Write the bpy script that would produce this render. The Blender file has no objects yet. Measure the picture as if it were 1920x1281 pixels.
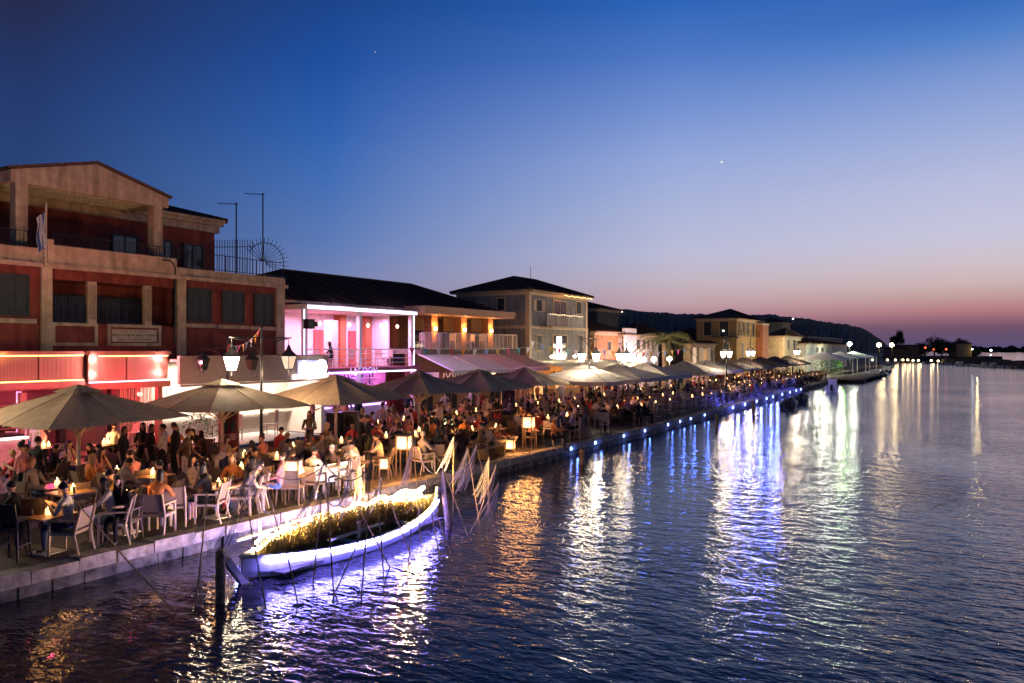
import bpy, bmesh, math, random
import numpy as np
from mathutils import Vector, Matrix
random.seed(11); RN = random.Random(5)
sc = bpy.context.scene
COL = sc.collection
# World frame: +X runs along the quay away from the bridge, +Y runs inland from the quay edge, Z is up, quay paving at 0.
F, CX, HY, CU, CZ = 1493.0, 960.0, 655.0, -14.7, 4.0
TH = math.atan(880 / F); C, S = math.cos(TH), math.sin(TH)
WZ = -0.45
def G(px, py, z=0.0):                       # photo pixel -> point on the horizontal plane z
    Y = F * (CZ - z) / (py - HY); X = (px - CX) / F * Y
    return (X * S + Y * C, -(X * C - Y * S) + CU)
def _Y(px, u): return (-(u - CU)) / ((px - CX) / F * C - S)
def SS(px, u):                              # photo column -> distance along the quay on the facade plane y = u
    Y = _Y(px, u); return (px - CX) / F * Y * S + Y * C
def ZZ(px, py, u): return CZ + (HY - py) / F * _Y(px, u)
# ---------------------------------------------------------------- camera
cam = bpy.data.objects.new('camera', bpy.data.cameras.new('camera')); COL.objects.link(cam)
cam.location = (0, CU, CZ); cam.rotation_euler = (math.radians(90), 0, TH - math.radians(90))
cam.data.sensor_width = 36; cam.data.lens = 36 * F / 1920; cam.data.shift_y = (HY - 640.5) / 1920
cam.data.clip_start = .1; cam.data.clip_end = 20000
sc.camera = cam
# ---------------------------------------------------------------- world: dusk sky, gradient by height and by bearing from the sunset
def lin(c):
    return tuple((v / 255 / 12.92) if v / 255 <= .04045 else ((v / 255 + .055) / 1.055) ** 2.4 for v in c)
def L4(r, g, b): return (*lin((r, g, b)), 1)
w = bpy.data.worlds.new('World'); sc.world = w; w.use_nodes = True
nt = w.node_tree; nt.nodes.clear(); N = nt.nodes.new; LK = nt.links.new
out = N('ShaderNodeOutputWorld'); bg = N('ShaderNodeBackground'); LK(bg.outputs[0], out.inputs[0]); bg.inputs[1].default_value = 1.0
tc = N('ShaderNodeTexCoord'); sep = N('ShaderNodeSeparateXYZ'); LK(tc.outputs['Generated'], sep.inputs[0])
def M(op, a, b=None, clamp=False):
    n = N('ShaderNodeMath'); n.operation = op; n.use_clamp = clamp
    for i, v in enumerate((a, b)):
        if v is None: continue
        if isinstance(v, (int, float)): n.inputs[i].default_value = v
        else: LK(v, n.inputs[i])
    return n.outputs[0]
el = M('MULTIPLY', M('ARCSINE', sep.outputs[2]), 2 / math.pi)
SUNAZ = math.radians(-15)
dot = M('ADD', M('MULTIPLY', sep.outputs[0], math.cos(SUNAZ)), M('MULTIPLY', sep.outputs[1], math.sin(SUNAZ)))
hor = M('SQRT', M('ADD', M('MULTIPLY', sep.outputs[0], sep.outputs[0]), M('ADD', M('MULTIPLY', sep.outputs[1], sep.outputs[1]), 1e-6)))
ang = M('ARCCOSINE', M('DIVIDE', dot, hor))
cols = [
 (15.0, 1733, [(650,(90,80,120)),(615,(108,82,106)),(598,(148,100,116)),(580,(182,126,132)),(550,(196,162,158)),(530,(205,180,180)),(490,(208,192,202)),(440,(200,198,220)),(340,(185,190,222)),(250,(160,175,218)),(150,(130,155,212)),(60,(80,128,200)),(0,(58,108,188))]),
 (34.1, 1523, [(650,(85,70,105)),(620,(120,85,105)),(600,(165,125,140)),(570,(192,160,168)),(530,(195,180,192)),(480,(188,188,214)),(400,(172,182,218)),(300,(150,168,218)),(200,(115,145,210)),(100,(78,120,196)),(0,(45,100,185))]),
 (58.3, 1531, [(650,(110,90,120)),(580,(130,125,165)),(510,(112,128,178)),(450,(92,122,182)),(350,(70,112,182)),(250,(50,98,175)),(120,(32,80,160)),(0,(28,68,138))]),
 (76.6, 1743, [(650,(50,70,120)),(300,(42,66,116)),(200,(38,60,112)),(100,(36,52,98)),(0,(37,44,78))]),
]
ramps = []
for a, D, st in cols:
    r = N('ShaderNodeValToRGB'); LK(el, r.inputs[0]); cr = r.color_ramp
    while len(cr.elements) > 1: cr.elements.remove(cr.elements[-1])
    cr.elements[0].position = 0; cr.elements[0].color = L4(*st[0][1])
    for y, c in st[1:]:
        e = cr.elements.new(math.atan((HY - y) / D) * 2 / math.pi); e.color = L4(*c)
    e = cr.elements.new(.38); e.color = L4(26, 44, 92)
    e = cr.elements.new(.7); e.color = L4(14, 20, 42)
    ramps.append(r.outputs[0])
cur = ramps[0]
for i in range(3):
    f = M('DIVIDE', M('SUBTRACT', ang, math.radians(cols[i][0])), math.radians(cols[i + 1][0] - cols[i][0]), True)
    mx = N('ShaderNodeMix'); mx.data_type = 'RGBA'; LK(f, mx.inputs[0]); LK(cur, mx.inputs[6]); LK(ramps[i + 1], mx.inputs[7]); cur = mx.outputs[2]
LK(cur, bg.inputs[0])
# the sun has set: only a weak, wide afterglow from the sunset side
sd = bpy.data.lights.new('sun', 'SUN'); sun = bpy.data.objects.new('sun', sd); COL.objects.link(sun)
sd.energy = .05; sd.angle = math.radians(30); sd.color = (1, .62, .5)
sun.rotation_euler = (math.radians(86), 0, SUNAZ + math.radians(90)); sun.location = (60, -60, 60)
sc.view_settings.view_transform = 'Standard'; sc.view_settings.look = 'None'; sc.view_settings.exposure = 0; sc.view_settings.gamma = 1
sc.cycles.use_denoising = True; sc.cycles.max_bounces = 5; sc.cycles.diffuse_bounces = 2; sc.cycles.glossy_bounces = 3
sc.cycles.transparent_max_bounces = 10; sc.cycles.sample_clamp_indirect = 4; sc.cycles.caustics_reflective = False; sc.cycles.caustics_refractive = False
# ---------------------------------------------------------------- helpers
KIDS = {}
KL = 2.6                                    # lamp wattage scale for this exposure
def link(o, parent=None):
    COL.objects.link(o)
    if parent is not None:
        o.parent = parent; KIDS.setdefault(parent.name, []).append(o)
    return o
def tag(o, label=None, cat=None, group=None, kind=None):
    if label: o['label'] = label
    if cat: o['category'] = cat
    if group: o['group'] = group
    if kind: o['kind'] = kind
    return o
def thing(name, label, cat, loc=(0, 0, 0), rz=0.0, group=None):
    o = bpy.data.objects.new(name, None); o.empty_display_size = .2; COL.objects.link(o)
    o.location = loc; o.rotation_euler = (0, 0, rz)
    return tag(o, label, cat, group)
def world_off(p):                            # children of an unrotated thing keep world coordinates
    o = Vector((0, 0, 0))
    while p is not None: o = o + p.location; p = p.parent
    return -o
def copy_tree(o, loc=None, rz=None, label=None, group=None, parent=None, sc_=None):
    c = o.copy(); link(c, parent)
    if loc is not None: c.location = loc
    if rz is not None: c.rotation_euler = (0, 0, rz)
    if sc_ is not None: c.scale = (sc_,) * 3
    if label: c['label'] = label
    if group: c['group'] = group
    for k in KIDS.get(o.name, []): copy_tree(k, parent=c)
    return c
class MB:
    def __init__(s): s.v = []; s.f = []; s.m = []
    def poly(s, pts, mi=0):
        n = len(s.v); s.v += [tuple(p) for p in pts]; s.f.append(tuple(range(n, n + len(pts)))); s.m.append(mi); return s
    def hexa(s, p, mi=0):                    # 8 points: bottom ring, top ring
        n = len(s.v); s.v += [tuple(q) for q in p]
        for f in ((0, 3, 2, 1), (4, 5, 6, 7), (0, 1, 5, 4), (1, 2, 6, 5), (2, 3, 7, 6), (3, 0, 4, 7)):
            s.f.append(tuple(n + i for i in f)); s.m.append(mi)
        return s
    def box(s, x0, x1, y0, y1, z0, z1, mi=0):
        if x0 > x1: x0, x1 = x1, x0
        if y0 > y1: y0, y1 = y1, y0
        if z0 > z1: z0, z1 = z1, z0
        return s.hexa([(x0, y0, z0), (x1, y0, z0), (x1, y1, z0), (x0, y1, z0), (x0, y0, z1), (x1, y0, z1), (x1, y1, z1), (x0, y1, z1)], mi)
    def beam(s, p, q, w, h, mi=0, up=(0, 0, 1)):
        p = Vector(p); q = Vector(q); d = (q - p).normalized(); up = Vector(up)
        if abs(d.dot(up)) > .98: up = Vector((1, 0, 0))
        a = d.cross(up).normalized() * w / 2; b = a.cross(d).normalized() * h / 2
        return s.hexa([p - a - b, p + a - b, p + a + b, p - a + b, q - a - b, q + a - b, q + a + b, q - a + b], mi)
    def tube(s, pts, r, n=6, mi=0, cap=True):
        pts = [Vector(p) for p in pts]; k = len(pts)
        rr = r if isinstance(r, (list, tuple)) else [r] * k
        base = len(s.v); up = Vector((0, 0, 1)); pa = None
        for i, p in enumerate(pts):
            d = (pts[min(i + 1, k - 1)] - pts[max(i - 1, 0)]).normalized()
            if pa is None:
                a = d.cross(up) if abs(d.z) < .95 else d.cross(Vector((1, 0, 0)))
            else: a = pa - d * pa.dot(d)
            a = a.normalized() if a.length > 1e-6 else Vector((1, 0, 0)); pa = a; b = d.cross(a)
            for j in range(n):
                t = 2 * math.pi * j / n; s.v.append(tuple(p + (a * math.cos(t) + b * math.sin(t)) * rr[i]))
        for i in range(k - 1):
            for j in range(n):
                s.f.append((base + i * n + j, base + i * n + (j + 1) % n, base + (i + 1) * n + (j + 1) % n, base + (i + 1) * n + j)); s.m.append(mi)
        if cap:
            s.f.append(tuple(base + j for j in range(n))[::-1]); s.m.append(mi)
            s.f.append(tuple(base + (k - 1) * n + j for j in range(n))); s.m.append(mi)
        return s
    def lathe(s, prof, c=(0, 0, 0), n=10, mi=0, sq=False):
        base = len(s.v); k = len(prof)
        for r, z in prof:
            for j in range(n):
                t = 2 * math.pi * (j + (.5 if sq else 0)) / n; s.v.append((c[0] + r * math.cos(t), c[1] + r * math.sin(t), c[2] + z))
        for i in range(k - 1):
            for j in range(n):
                s.f.append((base + i * n + j, base + i * n + (j + 1) % n, base + (i + 1) * n + (j + 1) % n, base + (i + 1) * n + j)); s.m.append(mi)
        s.f.append(tuple(base + j for j in range(n))[::-1]); s.m.append(mi)
        s.f.append(tuple(base + (k - 1) * n + j for j in range(n))); s.m.append(mi)
        return s
    def mesh(s, name, mats, smooth=False):
        me = bpy.data.meshes.new(name); me.from_pydata(s.v, [], s.f); me.update()
        for m in (mats if isinstance(mats, (list, tuple)) else [mats]): me.materials.append(m)
        me.polygons.foreach_set('material_index', s.m)
        if smooth: me.polygons.foreach_set('use_smooth', [True] * len(s.f))
        return me
    def obj(s, name, mats, parent=None, world=True, smooth=False):
        o = bpy.data.objects.new(name, s.mesh(name, mats, smooth)); link(o, parent)
        if parent is not None and world: o.location = world_off(parent)
        return o
def placed(me, name, parent, loc=(0, 0, 0), rz=0):   # a shared mesh set as a part
    o = bpy.data.objects.new(name, me); link(o, parent); o.location = loc; o.rotation_euler = (0, 0, rz); return o
_m = {}
def streaked(m, lo=.68, sc_=2.2):            # rain streaks and grime running down a wall
    t = m.node_tree; b = t.nodes['Principled BSDF']; src = b.inputs['Base Color'].links[0].from_socket
    tcn = [n for n in t.nodes if n.type == 'TEX_COORD'][0]; mp = t.nodes.new('ShaderNodeMapping'); mp.inputs['Scale'].default_value = (sc_, sc_, .22); t.links.new(tcn.outputs['Object'], mp.inputs[0])
    no = t.nodes.new('ShaderNodeTexNoise'); no.inputs['Scale'].default_value = 1.6; no.inputs['Detail'].default_value = 8; no.inputs['Roughness'].default_value = .65; t.links.new(mp.outputs[0], no.inputs['Vector'])
    cr = t.nodes.new('ShaderNodeValToRGB'); cr.color_ramp.elements[0].position = .38; cr.color_ramp.elements[1].position = .6; cr.color_ramp.elements[0].color = (lo, lo * .95, lo * .9, 1); cr.color_ramp.elements[1].color = (1, 1, 1, 1); t.links.new(no.outputs['Fac'], cr.inputs[0])
    mx = t.nodes.new('ShaderNodeMix'); mx.data_type = 'RGBA'; mx.blend_type = 'MULTIPLY'; mx.inputs[0].default_value = 1; t.links.new(src, mx.inputs[6]); t.links.new(cr.outputs[0], mx.inputs[7]); t.links.new(mx.outputs[2], b.inputs['Base Color']); return m
def mat(name, col=(.5, .5, .5), rough=.7, var=.12, scale=6, metal=0, emit=None, es=0, bump=0, bscale=30, alpha=None, trans=0, spec=.3):
    if name in _m: return _m[name]
    m = bpy.data.materials.new(name); m.use_nodes = True; t = m.node_tree; b = t.nodes['Principled BSDF']
    b.inputs['Roughness'].default_value = rough; b.inputs['Metallic'].default_value = metal; b.inputs['Specular IOR Level'].default_value = spec
    tcn = t.nodes.new('ShaderNodeTexCoord'); no = t.nodes.new('ShaderNodeTexNoise'); no.inputs['Scale'].default_value = scale; no.inputs['Detail'].default_value = 6
    t.links.new(tcn.outputs['Object'], no.inputs['Vector'])
    cr = t.nodes.new('ShaderNodeValToRGB'); t.links.new(no.outputs['Fac'], cr.inputs[0])
    cr.color_ramp.elements[0].position = .3; cr.color_ramp.elements[1].position = .7
    cr.color_ramp.elements[0].color = (*[max(0, c * (1 - var * 1.6)) for c in col], 1); cr.color_ramp.elements[1].color = (*[min(1, c * (1 + var)) for c in col], 1)
    t.links.new(cr.outputs[0], b.inputs['Base Color'])
    if bump:
        n2 = t.nodes.new('ShaderNodeTexNoise'); n2.inputs['Scale'].default_value = bscale; n2.inputs['Detail'].default_value = 5; t.links.new(tcn.outputs['Object'], n2.inputs['Vector'])
        bp = t.nodes.new('ShaderNodeBump'); bp.inputs['Strength'].default_value = bump; bp.inputs['Distance'].default_value = .02
        t.links.new(n2.outputs['Fac'], bp.inputs['Height']); t.links.new(bp.outputs[0], b.inputs['Normal'])
    if emit: b.inputs['Emission Color'].default_value = (*emit, 1); b.inputs['Emission Strength'].default_value = es
    if alpha is not None: b.inputs['Alpha'].default_value = alpha
    if trans: b.inputs['Transmission Weight'].default_value = trans
    _m[name] = m; return m
def emi(name, col, s): return mat(name, (.3, .3, .3), emit=col, es=s)
def stripes(name, c1, c2, scale, axis='X', rough=.6, bump=.5, dirn=None):
    if name in _m: return _m[name]
    m = mat(name, c1, rough); t = m.node_tree; b = t.nodes['Principled BSDF']
    wv = t.nodes.new('ShaderNodeTexWave'); wv.inputs['Scale'].default_value = scale; wv.bands_direction = axis; wv.inputs['Distortion'].default_value = 0
    tcn = [n for n in t.nodes if n.type == 'TEX_COORD'][0]; t.links.new(tcn.outputs['Object'], wv.inputs['Vector'])
    cr = t.nodes.new('ShaderNodeValToRGB'); cr.color_ramp.elements[0].color = (*c1, 1); cr.color_ramp.elements[1].color = (*c2, 1)
    cr.color_ramp.elements[0].position = .45; cr.color_ramp.elements[1].position = .55
    t.links.new(wv.outputs['Fac'], cr.inputs[0]); t.links.new(cr.outputs[0], b.inputs['Base Color'])
    if bump:
        bp = t.nodes.new('ShaderNodeBump'); bp.inputs['Strength'].default_value = bump; bp.inputs['Distance'].default_value = .02
        t.links.new(wv.outputs['Fac'], bp.inputs['Height']); t.links.new(bp.outputs[0], b.inputs['Normal'])
    return m
def lamp(parent, loc, power, col, r=.05, kind='POINT', rot=None, size=None, spot=None, sizey=None):
    d = bpy.data.lights.new('light', kind); d.energy = power * KL; d.color = col
    if kind == 'AREA':
        d.shape = 'RECTANGLE'; d.size = size; d.size_y = sizey or size
    else: d.shadow_soft_size = r
    if spot: d.spot_size = math.radians(spot); d.spot_blend = .6
    o = bpy.data.objects.new('light', d); link(o, parent); o.location = Vector(loc) + (world_off(parent) if parent else Vector((0, 0, 0)))
    if rot: o.rotation_euler = rot
    return o
def text(name, body, size, m, parent, loc, rot, ext=.01, align='CENTER', spacing=1):
    cu = bpy.data.curves.new(name, 'FONT'); cu.body = body; cu.size = size; cu.extrude = ext; cu.align_x = align; cu.space_character = spacing; cu.resolution_u = 3
    tmp = bpy.data.objects.new(name, cu); COL.objects.link(tmp); me = bpy.data.meshes.new_from_object(tmp.evaluated_get(bpy.context.evaluated_depsgraph_get()))
    bpy.data.objects.remove(tmp); me.materials.clear(); me.materials.append(m); o = bpy.data.objects.new(name, me); link(o, parent); o.location = Vector(loc) + (world_off(parent) if parent else Vector((0, 0, 0))); o.rotation_euler = rot; o['kind'] = 'stuff'; return o
FRONT = (math.radians(90), 0, 0)            # lettering that faces the water
WARM = (1, .62, .3); AMBER = (1, .42, .12); WHITE = (1, .9, .78); BLUE = (.12, .2, 1); PURPLE = (.5, .15, 1); PINK = (1, .18, .45); RED = (1, .08, .1)
m_cream = mat('cream_plaster', (.52, .36, .23), .85, .15, 3, bump=.15)
m_red = mat('red_plaster', (.24, .05, .035), .9, .2, 2, bump=.15)
m_dark = mat('dark_metal', (.03, .03, .032), .5, metal=.6)
m_black = mat('black_paint', (.012, .012, .013), .45)
m_glass = mat('dark_glass', (.015, .018, .02), .08, .05, spec=.6)
m_shut = mat('dark_shutter', (.035, .04, .038), .6)
m_tile = stripes('roof_tile', (.09, .05, .035), (.14, .075, .05), 2.2, 'X', .9, .8)
m_white = mat('white_paint', (.72, .67, .6), .5, .06)
m_wood = mat('brown_wood', (.22, .12, .06), .6, .3, 12, bump=.2)
m_pale = mat('pale_wood', (.55, .42, .28), .6, .2, 14)
m_stone = mat('coping_limestone', (.4, .35, .29), .85, .3, 5, bump=.5, bscale=14)
m_conc = mat('old_concrete', (.25, .2, .16), .9, .35, 2.5, bump=.4)
m_can = mat('taupe_canvas', (.37, .275, .18), .85, .12, 5, bump=.15, bscale=9)
m_canw = mat('grey_canvas', (.42, .38, .35), .85, .12, 5, bump=.15, bscale=9)
m_pole = mat('cream_pole', (.6, .5, .36), .5, .06)
m_leaf = mat('leaf_green', (.05, .09, .03), .6, .5, 9)

for _q in (m_cream, m_red, m_conc, m_stone): streaked(_q)
# ================================================================ the setting
def CP(px, Y):                               # photo column at camera depth Y -> plan position
    X = (px - CX) / F * Y
    return (X * S + Y * C, -(X * C - Y * S) + CU)
EDGE = [(-40, 0), (38, 0), (60, .55), (85, 1.3), (118, 2.1), (135, 2.6)]
def E(s):
    for (a, b), (c, d) in zip(EDGE, EDGE[1:]):
        if a <= s <= c: return b + (d - b) * (s - a) / (c - a)
    return EDGE[-1][1]
def pave_mat():
    m = mat('paving', (.2, .18, .165), .75, .3, 1.2); t = m.node_tree; b = t.nodes['Principled BSDF']
    tcn = [n for n in t.nodes if n.type == 'TEX_COORD'][0]; br = t.nodes.new('ShaderNodeTexBrick'); br.inputs['Scale'].default_value = 1.6
    br.inputs['Mortar Size'].default_value = .012; br.inputs['Color1'].default_value = (.12, .09, .07, 1); br.inputs['Color2'].default_value = (.085, .065, .05, 1); br.inputs['Mortar'].default_value = (.03, .027, .025, 1)
    t.links.new(tcn.outputs['Object'], br.inputs['Vector'])
    mx = t.nodes.new('ShaderNodeMix'); mx.data_type = 'RGBA'; mx.blend_type = 'MULTIPLY'; mx.inputs[0].default_value = .6
    cr = [n for n in t.nodes if n.type == 'VALTORGB'][0]; cr.color_ramp.elements[0].color = (.45, .45, .45, 1); cr.color_ramp.elements[1].color = (1, 1, 1, 1)
    t.links.new(br.outputs[0], mx.inputs[6]); t.links.new(cr.outputs[0], mx.inputs[7]); t.links.new(mx.outputs[2], b.inputs['Base Color'])
    bp = t.nodes.new('ShaderNodeBump'); bp.inputs['Strength'].default_value = .3; bp.inputs['Distance'].default_value = .02; t.links.new(br.outputs['Fac'], bp.inputs['Height']); bp.invert = True
    t.links.new(bp.outputs[0], b.inputs['Normal']); return m
land = [(s, E(s) + .45) for s, _ in EDGE] + [(136, 6), (208, 6), (321, 9), (900, 74), (2000, 180), (9000, 900), (9000, 9000), (-60, 9000)]
land[0] = (-60, .45)
mb = MB(); mb.poly([(a, b, 0) for a, b in land])
for (a, b), (c, d) in zip(land[:-4], land[1:-3]): mb.poly([(a, b, -1.5), (c, d, -1.5), (c, d, 0), (a, b, 0)])
tag(mb.obj('ground', pave_mat()), kind='structure')
# water: one sheet to the horizon; ripples are fine relief on it
m = bpy.data.materials.new('canal_water'); m.use_nodes = True; t = m.node_tree; b = t.nodes['Principled BSDF']
b.inputs['Base Color'].default_value = (.034, .033, .042, 1); b.inputs['Roughness'].default_value = .06; b.inputs['IOR'].default_value = 1.33
tcn = t.nodes.new('ShaderNodeTexCoord'); mp = t.nodes.new('ShaderNodeMapping'); t.links.new(tcn.outputs['Object'], mp.inputs[0])
mp.inputs['Rotation'].default_value = (0, 0, -math.radians(28)); mp.inputs['Scale'].default_value = (1.7, .9, 1)
def nz(scale, det, src=mp.outputs[0]):
    n = t.nodes.new('ShaderNodeTexNoise'); n.inputs['Scale'].default_value = scale; n.inputs['Detail'].default_value = det; n.inputs['Distortion'].default_value = .4; t.links.new(src, n.inputs['Vector']); return n
def VM(op, a, b_):
    n = t.nodes.new('ShaderNodeVectorMath'); n.operation = op
    for i, v in enumerate((a, b_)):
        if isinstance(v, tuple): n.inputs[i].default_value = v
        else: t.links.new(v, n.inputs[i])
    return n.outputs[0]
micro = VM('MULTIPLY', VM('SUBTRACT', nz(9, 3).outputs['Color'], (.5, .5, .5)), (.14, .14, 0))
big = VM('MULTIPLY', VM('SUBTRACT', nz(1.6, 2).outputs['Color'], (.5, .5, .5)), (.11, .11, 0))
geo = t.nodes.new('ShaderNodeNewGeometry')
pn = t.nodes.new('ShaderNodeTexNoise'); pn.inputs['Scale'].default_value = .09; pn.inputs['Detail'].default_value = 3; t.links.new(tcn.outputs['Object'], pn.inputs['Vector'])
pr_ = t.nodes.new('ShaderNodeMapRange'); t.links.new(pn.outputs['Fac'], pr_.inputs[0]); pr_.inputs[1].default_value = .35; pr_.inputs[2].default_value = .65; pr_.inputs[3].default_value = .45; pr_.inputs[4].default_value = 1.15   # calm and ruffled patches
scn = t.nodes.new('ShaderNodeVectorMath'); scn.operation = 'SCALE'; t.links.new(VM('ADD', micro, big), scn.inputs[0]); t.links.new(pr_.outputs[0], scn.inputs['Scale'])
nn = VM('NORMALIZE', VM('ADD', geo.outputs['Normal'], scn.outputs[0]), (0, 0, 0))
h1 = nz(1.5, 3); h2 = nz(4.5, 4)
ad = t.nodes.new('ShaderNodeMath'); ad.operation = 'MULTIPLY_ADD'; t.links.new(h2.outputs['Fac'], ad.inputs[0]); ad.inputs[1].default_value = .35; t.links.new(h1.outputs['Fac'], ad.inputs[2])
bp = t.nodes.new('ShaderNodeBump'); bp.inputs['Strength'].default_value = 1; bp.inputs['Distance'].default_value = .055
t.links.new(ad.outputs[0], bp.inputs['Height']); t.links.new(nn, bp.inputs['Normal']); t.links.new(pr_.outputs[0], bp.inputs['Strength']); t.links.new(bp.outputs[0], b.inputs['Normal'])
mb = MB(); mb.poly([(-60, -9000, WZ), (12000, -9000, WZ), (12000, 3000, WZ), (-60, 3000, WZ)]); tag(mb.obj('water', m), kind='structure')
# quay: coping stones and the course below, each a stone of its own near by, a plain strip farther off
quay = bpy.data.objects.new('quay_wall', None); COL.objects.link(quay); tag(quay, kind='structure'); quay.location = (0, 0, 0)
m_stone2 = mat('wet_quay_block', (.17, .15, .11), .8, .55, 3.2, bump=.6, bscale=12)
def stone(name, s0, s1, u0, u1, z0, z1, mt, ch=.012):
    e0, e1 = E(s0), E(s1); j = [RN.uniform(-.022, .022) for _ in range(4)]
    mb = MB().hexa([(s0, e0 + u0 + j[0], z0), (s1, e1 + u0 + j[1], z0), (s1, e1 + u1, z0), (s0, e0 + u1, z0),
                    (s0 + ch, e0 + u0 + ch + j[0], z1 + j[2]), (s1 - ch, e1 + u0 + ch + j[1], z1 + j[2]), (s1 - ch, e1 + u1, z1 + j[2]), (s0 + ch, e0 + u1, z1 + j[2])])
    return mb.obj(name, mt, quay)
s = -4.0
while s < 62:
    l = RN.uniform(.7, 1.05); stone('coping_stone', s, s + l - .014, 0, .448, -.22, .012, m_stone); s += l
s = -4.0
while s < 34:
    l = RN.uniform(.55, .95); stone('quay_block', s, s + l - .02, .05, .44, -.62, -.235, m_stone2); s += l
mb = MB()
for (a, b_), (c, d) in zip(EDGE, EDGE[1:]):
    for x0, x1 in ([(a, c)] if a >= 60 else [(max(a, -40), c)]):
        mb.hexa([(x0, E(x0) + .08, -1.4), (x1, E(x1) + .08, -1.4), (x1, E(x1) + .447, -1.4), (x0, E(x0) + .447, -1.4), (x0, E(x0) + .08, -.24), (x1, E(x1) + .08, -.24), (x1, E(x1) + .447, -.24), (x0, E(x0) + .447, -.24)])
for x0, x1 in ((62.4, 85), (85, 118), (118, 135)):
    mb.hexa([(x0, E(x0), -.235), (x1, E(x1), -.235), (x1, E(x1) + .446, -.235), (x0, E(x0) + .446, -.235), (x0, E(x0), .01), (x1, E(x1), .01), (x1, E(x1) + .446, .01), (x0, E(x0) + .446, .01)])
mb.obj('wall_core', m_conc, quay)
MB().box(G(428, 1015, -.3)[0], G(456, 1008, -.3)[0], -.03, .3, -.5, -.2).obj('drain_opening', m_black, quay)
for sx in (3, 7.3, 19.5, 24.8, 31): o = MB().tube([(sx + .09 * math.cos(k * .5236), -.03, -.3 + .09 * math.sin(k * .5236)) for k in range(13)], .014, 5).obj('mooring_ring', m_dark, quay)
# jetty at the end of the lit quay
j = thing('jetty', 'short dark concrete jetty on thin posts at the end of the blue lit quay', 'jetty', (124, 0, WZ))
MB().box(112, 138, -1.4, E(125) - .03, -.02, .18).obj('deck', m_conc, j)
for x in (114, 120, 126, 132, 137): MB().tube([(x, -1.2, -1.3), (x, -1.2, -.03)], .12, 6).obj('post', m_dark, j)
# breakwater
bw = [(340, 16), (321, 7), (262.8, -9.4), (224.2, -21.3), (150, -46)]
rock = mat('breakwater_rock', (.07, .06, .05), .95, .4, .3)
mb = MB()
for (a, b_), (c, d) in zip(bw, bw[1:]):
    n = 24
    for i in range(n):
        f0, f1 = i / n, (i + 1) / n; x0, y0 = a + (c - a) * f0, b_ + (d - b_) * f0; x1, y1 = a + (c - a) * f1, b_ + (d - b_) * f1
        h = 1.1 + RN.uniform(-.25, .35)
        mb.hexa([(x0, y0, -1), (x1, y1, -1), (x1 + 7, y1 - 3, -1), (x0 + 7, y0 - 3, -1), (x0 + 1.2, y0 - .4, h), (x1 + 1.2, y1 - .4, h + RN.uniform(-.2, .2)), (x1 + 5, y1 - 2, h), (x0 + 5, y0 - 2, h)])
tag(mb.obj('breakwater', rock), kind='structure')
hx, hy = CP(1780, 350)
mb = MB(); pts = [(hx + dx, hy + dy) for dx, dy in ((-12, 26), (-6, -12), (4, -20), (30, -14), (40, 6), (30, 30))]
mb.poly([(a, b_, .9) for a, b_ in pts])
for (a, b_), (c, d) in zip(pts, pts[1:] + pts[:1]): mb.poly([(a, b_, -1.5), (c, d, -1.5), (c, d, .9), (a, b_, .9)])
tag(mb.obj('headland', rock), kind='structure')
# hills beyond the town
ridge = [(760, 560), (900, 562), (1020, 566), (1100, 572), (1150, 581), (1200, 586), (1260, 590), (1330, 592), (1400, 593), (1440, 592), (1490, 597), (1560, 607), (1610, 614), (1632, 624), (1650, 637), (1668, 652), (1690, 656)]
hr = np.array(ridge, float); nx, nd = 260, 14
mb = MB(); pr = random.Random(3); bump = [pr.uniform(-1, 1) for _ in range(nx)]
for i in range(nx):
    px = 760 + (1690 - 760) * i / (nx - 1); py = float(np.interp(px, hr[:, 0], hr[:, 1])); jag = .5 * math.sin(i * .5) * math.sin(i * .17) + bump[i] * .25
    for k in range(nd):
        Y = 700 + 55 * k; f = k / (nd - 1); x, y = CP(px, Y); top = max(0, (HY - py) / F * 1415 + 4 + jag * 1.6)
        mb.v.append((x, y, -1 + (top + 1) * (math.sin(f * math.pi / 2) ** 1.5) + pr.uniform(-.9, .9) * (0 < k < nd - 1)))
for i in range(nx - 1):
    for k in range(nd - 1):
        a = i * nd + k; mb.f.append((a, a + 1, a + nd + 1, a + nd)); mb.m.append(0)
hillm = mat('scrub_hillside', (.035, .038, .028), .95, .4, .03)
tag(mb.obj('hills', hillm), kind='structure')
far = MB()
for i in range(120):
    px = 1832 + 190 * i / 119; Y = 1250 + 120 * math.sin(i * .3); x, y = CP(px, Y); h = 3 + 6 * abs(math.sin(i * .43) * math.sin(i * .17 + 1)) + pr.uniform(0, 2); r = pr.uniform(4, 9)
    far.lathe([(r * .7, -1), (r, h * .35), (r * .8, h * .75), (r * .2, h)], (x, y, WZ), 6)
tag(far.obj('far_treeline', hillm), 'low dark line of trees on the far shore beyond the breakwater', 'trees', kind='stuff')
# two bright points low in the dusk sky
for px, py, r, lb in ((1353, 304, 12, 'brighter white evening star high above the far houses'), (704, 98, 7, 'faint evening star near the top of the deep blue sky')):
    x, y = CP(px, 9000); st = MB().lathe([(.2, -1), (.87, -.5), (1, 0), (.87, .5), (.2, 1)], n=8).obj('evening_star', emi('star_%d' % r, (1, .95, .85), 1.0 if r > 10 else .5))
    st.location = (x, y, CZ + (HY - py) / F * 9000); st.scale = (r, r, r); tag(st, lb, 'star')
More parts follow.
